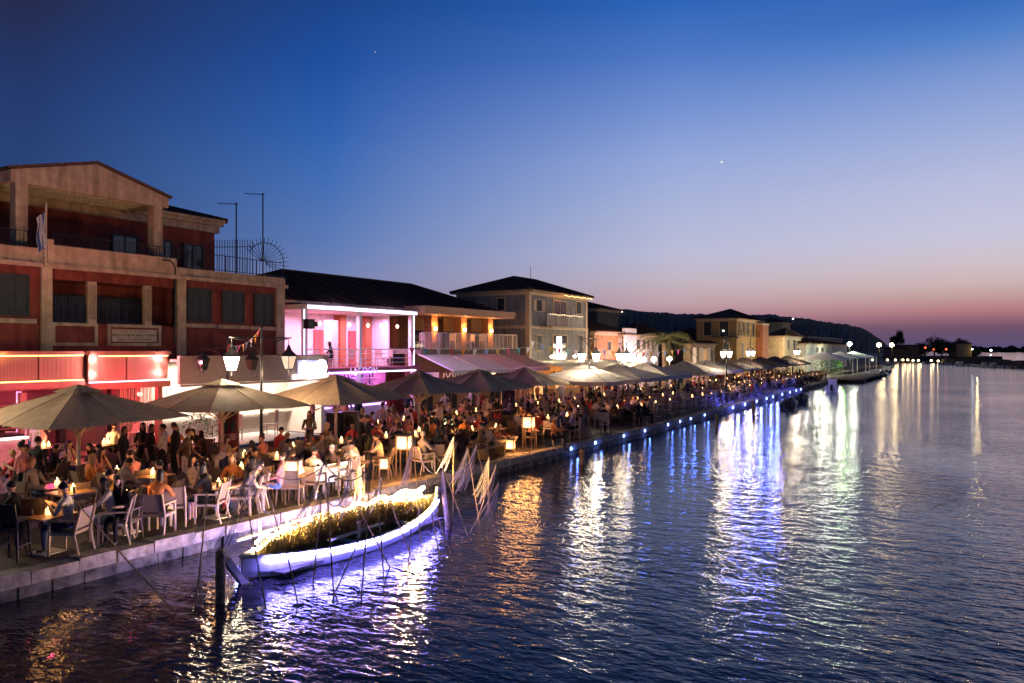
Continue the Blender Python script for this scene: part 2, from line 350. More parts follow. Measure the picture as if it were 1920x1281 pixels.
# ================================================================ buildings
def window(parent, s0, s1, z0, z1, u, kind='shutter', frame=None, axis='s', sill=None, label=None):
    """an opening on a facade plane: frame, leaves or glass set back, slats; axis 's' faces the water, 'u' faces back along the quay"""
    def bx(mb, a0, a1, d0, d1, b0, b1):
        return mb.box(a0, a1, u + d0, u + d1, b0, b1) if axis == 's' else mb.box(u + d0, u + d1, a0, a1, b0, b1)
    fw = .07
    fr = MB(); bx(fr, s0 - fw, s1 + fw, -.05, .03, z1, z1 + fw); bx(fr, s0 - fw, s1 + fw, -.05, .03, z0 - fw, z0)
    bx(fr, s0 - fw, s0, -.05, .03, z0, z1); bx(fr, s1, s1 + fw, -.05, .03, z0, z1)
    f = fr.obj('window', frame or m_shut, parent)
    if label: f['label'] = label
    mid = (s0 + s1) / 2
    if kind == 'shutter':
        for a, b in ((s0, mid - .01), (mid + .01, s1)):
            mb = MB(); bx(mb, a, b, -.012, .02, z0, z1)
            n = max(4, int((z1 - z0) / .12))
            for i in range(n): bx(mb, a + .05, b - .05, -.03, -.013, z0 + (i + .25) * (z1 - z0) / n, z0 + (i + .8) * (z1 - z0) / n)
            mb.obj('shutter', m_shut, f)
    else:
        g = kind if not isinstance(kind, str) else m_glass
        for a, b in ((s0, mid - .025), (mid + .025, s1)): mb = MB(); bx(mb, a, b, -.005, .02, z0, z1); mb.obj('pane', g, f)
        mb = MB(); bx(mb, mid - .025, mid + .025, -.03, .02, z0, z1); mb.obj('mullion', frame or m_shut, f)
    if sill: mb = MB(); bx(mb, s0 - .3, s1 + .3, -.08, .0, z0 - sill[0] - sill[1], z0 - sill[0]); mb.obj('sill', m_cream, f)
    return f
def railing(parent, p, q, h, m, step=.14, name='railing', w=.03, bars=True):
    p = Vector(p); q = Vector(q); L = (q - p).length; up = Vector((0, 0, 1)); mb = MB()
    mb.beam(p + up * h, q + up * h, w * 1.4, w); mb.beam(p + up * .08, q + up * .08, w, w)
    for i in range(int(L / 1.8) + 1): a = p + (q - p) * min(1, i * 1.8 / L); mb.beam(a, a + up * (h - .001), w * 1.3, w * 1.3)
    o = mb.obj(name, m, parent)
    if bars:
        mb = MB()
        for i in range(1, int(L / step)): a = p + (q - p) * (i * step / L); mb.beam(a + up * .09, a + up * (h - .01), w * .5, w * .5)
        mb.obj('bar_set', m, o)['kind'] = 'stuff'
    return o
def hip_roof(parent, s0, s1, u0, u1, z, ridge, over=.5, axis='s', name='roof', th=.12):
    s0 -= over; s1 += over; u0 -= over; u1 += over; k = min(s1 - s0, u1 - u0) / 2
    if axis == 's': r0, r1 = (s0 + k, (u0 + u1) / 2, ridge), (s1 - k, (u0 + u1) / 2, ridge)
    else: r0, r1 = ((s0 + s1) / 2, u0 + k, ridge), ((s0 + s1) / 2, u1 - k, ridge)
    a, b, c, d = (s0, u0, z + th), (s1, u0, z + th), (s1, u1, z + th), (s0, u1, z + th)
    mb = MB()
    if axis == 's': fs = [(a, b, r1, r0), (b, c, r1), (c, d, r0, r1), (d, a, r0)]
    else: fs = [(a, b, r0), (b, c, r1, r0), (c, d, r1), (d, a, r0, r1)]
    for f in fs: mb.poly(f)
    ro = mb.obj(name, m_tile, parent)
    mb = MB().box(s0, s1, u0, u1, z, z + th); mb.obj('eave', m_cream, ro)
    mb = MB()                                # rows of round tiles and ridge caps
    def up(p, q, n):
        p = Vector(p); q = Vector(q)
        return [p + (q - p) * i / n for i in range(n + 1)]
    for f in fs:
        e0, e1 = Vector(f[0]), Vector(f[1]); L = (e1 - e0).length; n = int(L / .32)
        t0, t1 = (Vector(f[3]), Vector(f[2])) if len(f) == 4 else (Vector(f[2]), Vector(f[2]))
        ed = (e1 - e0).normalized(); a0 = (t0 - e0).dot(ed); a1 = (t1 - e0).dot(ed); H = (t0 - e0) - ed * a0
        for i in range(n):
            dd = (i + .5) * L / n
            fr = 1.0
            if dd < a0: fr = dd / a0
            elif dd > a1: fr = (L - dd) / (L - a1)
            if fr < .05: continue
            p = e0 + ed * dd; q = p + H * fr
            mb.tube([p + Vector((0, 0, .01)), q + Vector((0, 0, .01))], .075, 4, cap=False)
    caps = [(r0, r1)] + ([(a, r0), (d, r0), (b, r1), (c, r1)] if axis == 's' else [(a, r0), (b, r0), (c, r1), (d, r1)])
    for p, q in caps: mb.tube([p, q], .13, 6)
    t = mb.obj('tile_rows', m_tile, ro); t['kind'] = 'stuff'
    return ro
# ---------------------------------------------------------------- red building
U = 15.0
red = thing('red_building', 'dark red and cream town building with roof terrace pediment and fan railing', 'building', (20, 19, 0))
sL, sA, sB, sC, sR = 9.0, SS(76, U), SS(95, U), SS(330, U), SS(531, U)
zc = 7.0
mb = MB(); mb.box(sL, sA, U, U + 9, 0, zc); mb.box(sC, sR, U, U + 9, 0, zc); mb.box(sA, sC, U + 1.6, U + 9, 0, zc); mb.box(sA, sC, U, U + 1.59, 0, 4.1); mb.box(sA, sC, U + .1, U + 1.59, 6.62, zc)
mb.obj('wall', m_red, red)
for a, b in ((75, 95), (330, 346), (516, 531)): MB().box(SS(a, U), SS(b, U), U - .12, U + .25, 3.75, zc - .002).obj('pilaster', m_cream, red)
for a, b in ((164, 180), (270, 283)):
    o = MB().box(SS(a, U), SS(b, U), U - .05, U + .12, 5.0, 6.62).obj('pilaster', m_cream, red); w_ = (SS(b, U) - SS(a, U)) / 7
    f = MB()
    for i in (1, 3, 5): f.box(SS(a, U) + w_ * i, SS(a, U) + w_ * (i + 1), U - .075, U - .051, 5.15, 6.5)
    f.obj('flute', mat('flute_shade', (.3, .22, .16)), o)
MB().box(sL, sR + .12, U - .22, U + 9.1, zc, zc + .16).obj('cornice', m_cream, red)
mb = MB(); mb.box(sL, SS(85, U), U - .1, U + .1, zc + .162, 7.68); mb.box(SS(85, U), SS(328, U), U - .13, U + .12, zc + .162, 7.86); mb.box(SS(328, U), sR + .04, U - .1, U + .1, zc + .162, 7.5); mb.box(sR - .16, sR + .04, U + .101, U + 9, zc + .162, 7.5)
mb.box(SS(85, U) - .22, SS(85, U) + .22, U - .18, U + .2, 7.861, 8.05)
mb.obj('parapet', m_cream, red)
MB().box(sL, sR - .18, U + .11, U + 8.9, zc + .162, zc + .2).obj('terrace_floor', m_conc, red)
for a, b, y0, y1 in ((0, 50, 516, 588), (353, 393, 543, 600), (418, 455, 548, 603), (478, 509, 553, 606)):
    window(red, SS(a, U), SS(b, U), ZZ(a, y1, U), ZZ(a, y0, U), U - .02, 'shutter', sill=(.16, .16))
for a, b in ((97, 158), (184, 268)): window(red, SS(a, U + 1.6), SS(b, U + 1.6), 4.35, 6.1, U + 1.58, stripes('curtained_glass', (.02, .018, .018), (.07, .055, .045), 3.2, 'X', .25, 0))
# balcony front: framed panels, the second one carries the plaque
def panel(x0, x1, lab=None):
    a, b = SS(x0, U), SS(x1, U); z0, z1 = 4.13, 5.0
    mb = MB().box(a, b, U - .06, U - .002, z1 - .12, z1).box(a, b, U - .06, U - .002, z0, z0 + .12).box(a, a + .12, U - .06, U - .002, z0 + .121, z1 - .121).box(b - .12, b, U - .06, U - .002, z0 + .121, z1 - .121)
    o = mb.obj('balcony_panel', m_cream, red); return o, a, b
panel(96, 182); o, a, b = panel(201, 301)
MB().box(sB, sC, U + .02, U + .18, 4.101, 4.98).obj('balcony_wall', m_red, red)
pl = MB().box(a + .2, b - .2, U - .03, U + .015, 4.3, 4.8).obj('plaque', mat('sandstone_plaque', (.5, .38, .27), .8), red)
mi = mat('dark_letter', (.06, .03, .02)); mid = (a + b) / 2
text('lettering', 'ΥΠΟΥΡΓΕΙΟ ΟΙΚΟΝΟΜΙΚΩΝ', .1, mat('faded_letter', (.3, .19, .12)), pl, (mid, U - .034, 4.69), FRONT, .003)
text('lettering', 'ΔΗΜΟΣΙΑ ΟΙΚΟΝΟΜΙΚΗ ΥΠΗΡΕΣΙΑ', .135, mi, pl, (mid, U - .034, 4.52), FRONT, .003, spacing=1.0)
text('lettering', '(Δ.Ο.Υ.) ΛΕΥΚΑΔΑΣ', .135, mi, pl, (mid, U - .034, 4.36), FRONT, .003, spacing=1.25)
railing(red, (sB, U + .1, 5.0), (SS(300, U), U + .1, 5.0), .75, m_black, name='railing')
# set-back top storey and its roof
UB = 18.6
a, b = SS(98, UB), SS(402, UB); zt = ZZ(402, 438, UB)
MB().box(a - 5, b, UB, UB + 6, zc + .2, zt).obj('upper_wall', m_red, red)
MB().box(a - 5, b + .15, UB - .2, UB + 6.1, zt, zt + .34).box(a - 5, b + .3, UB - .34, UB + 6.2, zt + .341, zt + .52).obj('upper_cornice', m_cream, red)
for x0, x1, y0, y1 in ((212, 256, 441, 482), (296, 320, 452, 487), (345, 378, 459, 492)):
    window(red, SS(x0, UB), SS(x1, UB), 7.3, ZZ(x0, y0, UB), UB - .01, 'glass')
hip_roof(red, a - 5, b, UB, UB + 6, zt + .525, ZZ(292, 388, UB + 3) + .2, .45, name='roof')
# pediment pergola over the terrace
UP = 15.5
x0, x1 = SS(36, UP), SS(300, UP); zb = ZZ(290, 385, UP); zl = ZZ(36, 345, UP); zb = (zb + zl) / 2; za = ZZ(175, 310, UP + .2)
ped = MB(); mid = (x0 + x1) / 2; e = .35
def prism(mb, pts, u0, u1):
    n = len(pts); mb.poly([(p[0], u0, p[1]) for p in pts]); mb.poly([(p[0], u1, p[1]) for p in pts][::-1])
    for (p, q) in zip(pts, pts[1:] + pts[:1]): mb.poly([(p[0], u0, p[1]), (p[0], u1, p[1]), (q[0], u1, q[1]), (q[0], u0, q[1])])
    return mb
prism(ped, [(x0 - e, zb), (x0 - e, zb + .42), (mid, za), (x1 + e, zb + .42), (x1 + e, zb)], UP - .1, UP + .15)
ped.obj('pediment', m_cream, red)
MB().box(x0 - e, x0 - e + .2, UP + .151, UP + 4, zb, zb + .42).obj('side_beam', m_cream, red); MB().box(x1 + e - .2, x1 + e, UP + .151, UP + 3.0, zb, zb + .42).obj('side_beam', m_cream, red)
mb = MB()
for sgn, xe in ((-1, x0 - e), (1, x1 + e)):
    mb.hexa([(xe + sgn * .12, UP - .2, zb + .43), (xe + sgn * .12, UP + 4, zb + .43), (mid, UP + 4, za + .03), (mid, UP - .2, za + .03), (xe + sgn * .12, UP - .2, zb + .52), (xe + sgn * .12, UP + 4, zb + .52), (mid, UP + 4, za + .12), (mid, UP - .2, za + .12)])
mb.obj('pediment_roof', m_tile, red)
for i in range(7):
    u = UP + .45 + i * .5; MB().box(x0 - e + .2, x1 + e - .2, u, u + .1, zb + .12, zb + .3).obj('rafter', m_pale, red)
for x in (x0 + .05, x1 - .15): MB().box(x - .22, x + .22, UP - .08, UP + .3, zc + .2, zb - .001).obj('column', m_cream, red)
railing(red, (x0 - 4, U + .05, 7.68), (SS(80, U), U + .05, 7.68), .6, m_black)
railing(red, (SS(100, U), U + .05, 7.86), (x1 + 1, U + .05, 7.86), .45, m_black)
railing(red, (x1 + 1.2, U + .0, 7.5), (sR - .1, U + .0, 7.5), .75, m_black, step=.2)
# fan of iron bars at the end of the terrace
mb = MB(); pts = []
fc = Vector((sR - .2, U + 1.2, 8.3))
for i in range(17):
    t = math.radians(150 - i * 11); d = Vector((math.cos(t) * .95, -math.cos(t) * .25 - .2, math.sin(t))); mb.beam(fc + d * .12, fc + d * 1.25, .022, .022); pts.append(fc + d * 1.0)
mb.tube(pts, .022, 5); mb.tube([pts[-1], (sR + .15, U - .2, 7.1)], .018, 5)
mb.beam((SS(402, U + 2), U + 2, 8.9), fc + Vector((-.6, -.1, .75)), .03, .03)
for i in range(16):
    p = Vector((SS(402, U + 2), U + 2, 8.9)).lerp(fc + Vector((-.6, -.1, .75)), i / 16); mb.beam((p.x, p.y, 7.3), (p.x, p.y, p.z + .35), .022, .022)
mb.obj('fan_railing', m_black, red)
mb = MB(); u = U - .1; mb.tube([(SS(300, U), u - .05, 7.75), (SS(312, U), u - .2, 7.72), (SS(323, U), u - .12, 7.45), (SS(324, U), u - .04, 7.2), (SS(324, U), u - .02, 4.2)], .03, 6); mb.obj('drainpipe', m_black, red)
# rooftop antennas and flag
for px, pt, nm in ((443, 380, 'shorter rooftop antenna with a wind-like crossbar left of the taller one'), (493, 362, 'taller rooftop antenna with a long boom above the red building terrace')):
    u = U + 3; x = SS(px, u); zt_ = ZZ(px, pt, u); an = thing('antenna', nm.replace(' with a wind-like crossbar left of', ' beside'), 'antenna', (x, u, zc + .2))
    MB().tube([(x, u, zc + .2), (x, u, zt_)], .035, 6).obj('mast', m_dark, an)
    bm_ = MB(); d = Vector((-S, C, 0)) * 1.0; p0 = Vector((x, u, zt_ - .08)); bm_.tube([p0 - d * .1, p0 + d * .95 + Vector((0, 0, .06))], .018, 5)
    for i in range(7): q = p0 + d * (i * .15) + Vector((0, 0, .01)); e_ = Vector((C, S, 0)) * (.2 - .015 * i); bm_.tube([q - e_, q + e_], .01, 4)
    bm_.obj('boom', m_dark, an)
x = SS(82, U - .15); fl = thing('flagpole', 'pale flagpole with a furled blue and white striped flag on the roof parapet', 'flag', (x, U - .25, 7.2))
MB().tube([(x, U - .25, 7.0), (x + .06, U - .2, 9.35)], .04, 8).obj('pole', m_pale, fl)
mb = MB()
for i in range(5):
    for k in range(8):
        z0, z1 = 9.0 - k * .16, 9.0 - (k + 1) * .16
        def fp(i, z): return (x - .04 - .06 * i - .03 * math.sin(z * 7), U - .3 + .05 * math.sin(i * 2.2 + z * 3), z - .05 * i)
        mb.poly([fp(i, z0), fp(i + 1, z0), fp(i + 1, z1), fp(i, z1)], i % 2)
mb.obj('flag_cloth', [mat('flag_white', (.5, .5, .5)), mat('flag_blue', (.05, .09, .25))], fl)
# ---------------------------------------------------------------- neon terrace house
pink = thing('terrace_bar_house', 'low house with a bright pink and violet lit upstairs terrace under a dark hip roof', 'building', (33.5, 18, 0))
m_pinkw = mat('white_plaster', (.75, .72, .7), .8, .06); m_door = mat('coral_door', (.55, .12, .1), .6)
a, b = sR + .25, 38.2
MB().box(a, b, 17.9, 24, 0, 6.35).obj('wall', m_pinkw, pink)
MB().box(a, b + .2, 14.3, 17.88, 2.84, 3.0).obj('terrace_floor', mat('maroon_fascia', (.16, .05, .06)), pink)
sa, sb = SS(568, 14.5), SS(770, 14.5)
mb = MB(); mb.box(sa, sb + .25, 14.2, 18, 6.02, 6.26); mb.obj('canopy', m_white, pink)
for x in (sa + .02, SS(672, 14.5), sb - .05): MB().box(x, x + .22, 14.42, 14.64, 3.002, 6.018).obj('post', m_white, pink)
MB().box(sb - .02, sb + .12, 16.2, 17.88, 3.002, 6.018).obj('side_wall', m_pinkw, pink)
for x0_, x1_ in ((590, 612), (655, 668), (700, 728)):
    f = MB().box(SS(x0_, 17.8), SS(x1_, 17.8), 17.8, 17.897, 3.002, 5.1).obj('door', m_door, pink)
for x0_ in (636, 735, 684):
    MB().box(SS(x0_, 17.5), SS(x0_, 17.5) + .5, 17.4, 17.895, 3.002, 6.0).obj('brick_pier', mat('brick_orange', (.45, .16, .07), .9, .4, 25), pink)
MB().box(SS(612, 16.4), SS(612, 16.4) + .5, 16, 16.6, 3.003, 5.6).obj('inner_post', m_white, pink)
for z in (3.25, 3.5, 3.75, 4.0):
    MB().beam((sa + .2, 14.5, z), (sb, 14.5, z), .03, .03 if z < 4 else .06).obj('rail', m_white, pink)
for i, px in enumerate((600, 625, 655, 690, 715, 745)):
    MB().tube([(SS(px, 16.2), 16.2, 6.0), (SS(px, 16.2), 16.2, 5.5)], .012, 4).obj('cord', m_black, pink)
    MB().lathe([(.02, -.12), (.1, 0), (.02, .12)], (SS(px, 16.2), 16.2, 5.4), 8).obj('pendant_bulb', emi('pendant', (1, .6, .4), 9), pink)
st = MB(); st.box(sa, sb + .2, 14.16, 14.2, 6.04, 6.2); st.box(sa - .0, sb + .2, 14.25, 14.29, 2.72, 2.8)
st.box(sa - .03, sa + .015, 14.38, 14.42, 3.05, 6.0); st.box(sb + .18, sb + .22, 14.38, 14.42, 3.05, 6.0)
st.obj('light_strip', emi('violet_strip', (.75, .68, 1), 3), pink)
lamp(pink, (31, 15.6, 5.85), 150, (1, .46, .78), kind='AREA', size=3.5, sizey=2)
lamp(pink, (35.5, 15.6, 5.85), 150, (.95, .44, .95), kind='AREA', size=3.5, sizey=2)
lamp(pink, (33, 16.8, 4.2), 30, (1, .15, .25), .2)
lamp(pink, (31.5, 13.9, 6.6), 12, (.6, .5, 1), .1); lamp(pink, (36, 13.9, 6.6), 12, (.6, .5, 1), .1)
text('sign_letters', 'LAGOON', .52, mat('pale_violet_letter', (.7, .62, .8), emit=(.7, .5, .9), es=.25), pink, ((SS(684, 14.2)), 14.24, 2.66), FRONT, .02)
hip_roof(pink, a - .0, 50.5, 15.6, 25.5, 6.36, 8.6, .35)
sp = thing('loudspeaker', 'black loudspeaker box hung at the corner of the pink lit terrace', 'speaker', (SS(579, 14.3), 14.1, 5.2))
MB().box(SS(573, 14.1), SS(585, 14.1), 13.9, 14.25, 5.02, 5.5).obj('cabinet', m_black, sp); MB().lathe([(.14, 0), (.1, .02)], n=12).obj('cone', m_dark, sp, False).location = (.1, -.21, .05)
KIDS[sp.name][-1].rotation_euler = (math.radians(90), 0, 0)
MB().beam((SS(585, 14.3), 14.2, 5.3), (SS(590, 14.3), 14.45, 5.3), .04, .04).obj('bracket', m_black, sp)
# ---------------------------------------------------------------- balcony house with sconces
bal = thing('balcony_house', 'house with warm sconce lit columns behind an upstairs balcony railing and striped awnings', 'building', (44, 18, 0))
a, b = 38.4, 49.4
m_ochre = mat('ochre_plaster', (.32, .15, .07), .85, .15, 3)
MB().box(a, b, 18, 24, 0, 6.1).obj('wall', m_ochre, bal)
MB().box(a, b + .6, 14.2, 17.99, 3.72, 3.98).obj('balcony_floor', m_conc, bal)
MB().box(a - .3, SS(955, 14.2), 13.8, 18.4, 6.15, 6.28).box(a - .3, SS(955, 14.2), 13.7, 13.82, 6.281, 6.6).box(a - .3, a - .15, 13.83, 18, 6.281, 6.6).obj('canopy_roof', mat('stained_board', (.4, .22, .12), .6), bal)
MB().box(a - .28, SS(955, 14.2) - .02, 13.83, 18.4, 6.282, 6.5).obj('canopy_top', m_dark, bal)
sco = emi('sconce_glow', (1, .62, .25), 14)
for px in (815, 870, 920):
    x = SS(px, 15.4); MB().box(x - .34, x + .34, 15.4, 16.0, 3.982, 6.148).obj('column', m_ochre, bal)
    MB().box(x - .08, x + .08, 15.26, 15.39, 5.2, 5.42).obj('sconce', sco, bal)
    lamp(bal, (x, 15.18, 5.55), 22, AMBER, .05); lamp(bal, (x, 15.18, 5.0), 12, AMBER, .05)
for x0_, x1_ in ((775, 800), (832, 862), (884, 908)):
    window(bal, SS(x0_, 17.9), SS(x1_, 17.9), 4.0, 5.9, 17.97, 'glass', m_wood)
    bl = MB().box(SS(x0_, 16.5), SS(x1_, 16.5), 16.5, 16.55, 5.2, 6.14).obj('roller_blind', mat('amber_blind', (.4, .2, .08)), bal)
railing(bal, (a + .1, 14.3, 3.98), (b + .5, 14.3, 3.98), 1.05, m_white, step=.13)
railing(bal, (b + .5, 14.3, 3.98), (b + .5, 17.9, 3.98), 1.05, m_white, step=.2)
# awnings over its ground floor, each bay its own; purple light is put into the lilac and violet fabric colours
for i, (x0_, x1_, c, nm) in enumerate(((37.9, 41.0, (.74, .72, .78), 'pale folding awning with lilac light in its colour beside the pink terrace'), (41.05, 44.0, (.6, .5, .72), 'folding awning with violet light in its colour, second under the balcony'),
                                     (44.05, 46.8, (.62, .34, .5), 'pink folding awning, third under the balcony'), (46.85, 49.9, (.42, .24, .26), 'brown red folding awning nearest the grey blue house'))):
    aw = thing('awning', nm, 'awning', (x0_, 14, 2.8))
    MB().hexa([(x0_, 11.6, 2.75), (x1_, 11.6, 2.75), (x1_, 14.1, 3.66), (x0_, 14.1, 3.66), (x0_, 11.6, 2.77), (x1_, 11.6, 2.77), (x1_, 14.1, 3.68), (x0_, 14.1, 3.68)]).obj('fabric', mat('awning_%d' % i, c, .8), aw)
    MB().box(x0_, x1_, 11.57, 11.59, 2.5, 2.74).obj('valance', mat('awning_valance_%d' % i, tuple(v * .5 for v in c), .8), aw)
    MB().beam((x0_ + .04, 11.6, 2.74), (x0_ + .04, 14.1, 3.7), .06, .06).obj('arm', m_white, aw)
# ---------------------------------------------------------------- grey blue house
gb = thing('grey_blue_house', 'three storey grey blue house with cream trim, hip roof and balcony', 'building', (58, 18.5, 0))
m_gb = streaked(mat('grey_blue_plaster', (.24, .235, .24), .85, .12, 2, bump=.1), .7)
m_trim = mat('cream_trim', (.55, .42, .28), .7, .08)
a, b, u0, u1 = SS(992, U), SS(1100, U), U, U + 6.6
MB().box(a, b, u0, u1, 0, 8.4).obj('wall', m_gb, gb)
for z0, z1, o_ in ((8.18, 8.4, .12), (5.6, 5.82, .1)): MB().box(a - o_, b + o_, u0 - o_, u1 + .05, z0, z1 - .004).obj('string_course', m_trim, gb)
for x, y in ((a, u0), (b - .24, u0)): MB().box(x - .06, x + .3, y - .06, y + .3, 0, 8.17).obj('quoin', m_trim, gb)
hip_roof(gb, a, b, u0, u1, 8.41, 9.9, .45)
lit = emi('lit_door', (.95, .9, .8), 3.2)
for x0_, x1_, y0, y1, k in ((1005, 1015, 562, 583, 'shutter'), (1080, 1089, 566, 588, 'shutter'), (1005, 1016, 629, 657, 'shutter'), (1083, 1092, 629, 660, 'shutter')):
    f = window(gb, SS(x0_, U), SS(x1_, U), ZZ(x0_, y1, U), ZZ(x0_, y0, U), U - .02, k, m_trim)
for x in (SS(1005, U) - .5, SS(1015, U) + .08): MB().box(x, x + .42, U - .07, U - .02, ZZ(1005, 583, U), ZZ(1005, 562, U)).obj('open_shutter', m_pale, gb)
window(gb, SS(1037, U), SS(1061, U), 5.9, ZZ(1045, 565, U), U - .02, 'glass', m_trim)
window(gb, SS(1036, U), SS(1062, U), 3.1, ZZ(1045, 629, U), U - .02, 'glass', m_trim, label='double door with one white lit leaf')
MB().box(SS(1043, U), SS(1052, U), U - .06, U - .04, 3.15, ZZ(1045, 631, U)).obj('lit_leaf', lit, gb)
bs = MB().box(SS(1026, 14.3), SS(1094, 14.0), 13.9, U - .11, 5.62, 5.78).obj('balcony_floor', m_trim, gb)
railing(gb, (SS(1026, 14), 13.95, 5.78), (SS(1094, 14), 13.95, 5.78), .95, m_white, step=.12)
for x0_, x1_, y0, y1 in ((933, 946, 560, 582), (898, 908, 570, 580), (946, 968, 630, 662)):
    # side wall that faces back along the quay: find depth on the plane s = a
    def US(px):
        k = (px - CX) / F; Yd = a / (k * S + C); return -(k * Yd * C - Yd * S) + CU, Yd
    (ua, Ya), (ub, Yb) = US(x0_), US(x1_); window(gb, ub, ua, CZ + (HY - y1) / F * Ya, CZ + (HY - y0) / F * Ya, a - .01, 'shutter', m_trim, axis='u')
MB().tube([(a + 5.6, U + 3, 9.3), (a + 5.6, U + 3, 11)], .02, 5).obj('lightning_rod', m_dark, gb)
for i in range(26):
    x = a + 4.5 + i * (b - a - 4.6) / 26; 
mb = MB()
for i in range(30): mb.lathe([(.008, -.02), (.022, 0), (.008, .02)], (a + 5 + i * (b - a - 4.8) / 30, U - .5, 8.36 + .03 * math.sin(i)), 5)
mb.obj('eave_fairy_lights', emi('fairy', (1, .6, .2), 12), gb)
mb = MB()
for i in range(20): mb.lathe([(.008, -.02), (.022, 0), (.008, .02)], (SS(1030, 14) + i * .3, 13.9, 6.7 + .03 * math.sin(i)), 5)
mb.obj('rail_fairy_lights', emi('fairy2', (1, .72, .4), 9), gb)
lamp(gb, (57.5, 14.2, 8.0), 8, AMBER, .1)
# ================================================================ ground floor bars and shop fronts
def ribbed(name, c): return stripes(name, c, tuple(v * .55 for v in c), 7.0, 'X', .6, .6)
# ---- red bar under the red building
rb = thing('red_bar_front', 'bar front with ribbed fascia, gold light strips and red lit interior', 'bar', (14, 13, 0))
m_fas = ribbed('ribbed_fascia', (.3, .16, .09)); m_frame = mat('brown_frame', (.3, .16, .1), .6)
sm, se = SS(157, 13), SS(313, 12.8)
gold = emi('gold_strip', (1, .55, .16), 4); pinks = emi('pink_strip', (1, .45, .6), 5)
x = 8.0
for x0, x1 in ((8, SS(72, 13) - .03), (SS(72, 13) + .03, sm)): MB().box(x0, x1, 13.0, 13.1, 2.95, 3.83).obj('fascia_panel', m_fas, rb)
for x0, x1 in ((sm + .03, SS(236, 12.8) - .03), (SS(236, 12.8) + .03, se)): MB().box(x0, x1, 12.75, 12.85, 2.85, 3.8).obj('fascia_panel', m_fas, rb)
MB().box(8, sm, 12.9, 13.2, 3.831, 3.93).box(sm + .001, se + .05, 12.62, 13.2, 3.802, 3.93).obj('top_trim', m_frame, rb)
MB().box(8, sm, 12.88, 13.2, 2.66, 2.88).box(sm + .001, se + .02, 12.6, 13.2, 2.55, 2.78).obj('bottom_trim', m_frame, rb)
MB().box(8, SS(155, 13), 12.93, 12.97, 3.76, 3.8).box(sm + .4, se - .02, 12.69, 12.73, 3.73, 3.77).obj('light_strip', gold, rb)
MB().box(8, SS(155, 13), 12.91, 12.96, 2.89, 2.93).obj('light_strip', gold, rb); MB().box(sm, se, 12.66, 12.7, 2.79, 2.83).obj('light_strip', pinks, rb)
for px in (175, 300):
    x = SS(px, 12.6); MB().box(x - .16, x + .16, 12.5, 12.74, 3.94, 4.02).obj('downlight', m_dark, rb); lamp(rb, (x, 12.6, 3.66), 24, (1, .42, .52), .05); lamp(rb, (x, 12.6, 3.1), 20, (1, .34, .45), .05)
for x0 in (10, 13.5):
    lamp(rb, (x0 + .5, 12.8, 3.78), 3, AMBER, .05)
MB().box(8, se, 13.21, 14.98, 2.6, 2.7).obj('ceiling', m_wood, rb)
for px in (46, 302): x = SS(px, 12.9); MB().box(x - .1, x + .1, 12.95, 13.15, 0, 2.54).obj('post', m_frame, rb)
MB().box(8, se, 10.95, 14.98, .002, .14).obj('platform', mat('wine_deck', (.2, .1, .08), .5), rb)
MB().box(8, se, 10.915, 10.945, .03, .09).obj('step_strip', emi('pink_step', (1, .16, .25), 2.2), rb)
MB().box(8, se, 14.8, 14.97, .141, 2.59).obj('back_wall', mat('back_wall', (.1, .05, .05), .7), rb)
for z in (1.2, 1.6, 2.0): MB().box(9, 16.5, 14.5, 14.79, z, z + .04).obj('shelf', m_wood, rb)
MB().box(8, SS(52, 13.2), 12.9, 13.5, .141, 1.12).obj('counter', mat('counter_panel', (.6, .4, .38), .5), rb); MB().box(7.9, SS(54, 13.2), 12.75, 13.55, 1.121, 1.18).obj('counter_top', m_dark, rb)
MB().box(8, SS(50, 13), 12.86, 12.89, 1.02, 1.08).obj('counter_strip', emi('white_pink_strip', (1, .75, .7), 7), rb)
for i, (x0, x1, z0, z1, c, e_) in enumerate(((10.2, 11.0, 1.3, 2.3, (.5, .1, 1), .9), (12.2, 12.5, .9, 2.4, (1, .1, .3), 2.0), (13.4, 14.6, 1.4, 2.2, (.2, .1, .9), .7), (15.4, 15.55, .5, 2.5, (1, .25, .5), 2.5), (17.2, 18.2, 1.2, 2.3, (1, .15, .08), .8), (18.9, 19.2, .4, 2.4, (.6, .1, .9), 1.2))):
    MB().box(x0, x1, 14.74, 14.79, z0, z1).obj('wall_light_panel', emi('bar_panel_%d' % i, c, e_), rb)
for i, x in enumerate((9.6, 11.4, 13.0, 14.9, 16.2, 17.9, 19.4)): MB().tube([(x, 13.6, 2.6), (x, 13.6, 2.3)], .01, 4).obj('cord', m_black, rb); MB().lathe([(.03, -.08), (.1, -.02), (.08, .06), (.02, .08)], (x, 13.6, 2.24), 8).obj('pendant_lamp', emi('bar_pendant', (1, .4, .3), 5), rb)
for i, x in enumerate((12.0, 14.1, 16.6, 18.6)): MB().box(x, x + .25, 14.2, 14.45, .141, 2.59).obj('dark_pillar', m_black, rb)
mb = MB(); x = SS(226, 13)
for i in range(18): mb.beam((x + i * .075, 13 + .02 * math.sin(i), .15), (x + i * .075, 13 + .02 * math.sin(i * 3), 2.54), .03, .012)
mb.obj('string_curtain', m_pale, rb)['kind'] = 'stuff'
def bottles(parent, x0, x1, u, z, m_list, step=.16):
    for i in range(int((x1 - x0) / step)):
        h = RN.uniform(.2, .34); r = RN.uniform(.03, .045)
        MB().lathe([(r, 0), (r, h * .6), (r * .35, h * .75), (r * .35, h)], (x0 + i * step + RN.uniform(-.03, .03), u, z), 6).obj('bottle', RN.choice(m_list), parent)
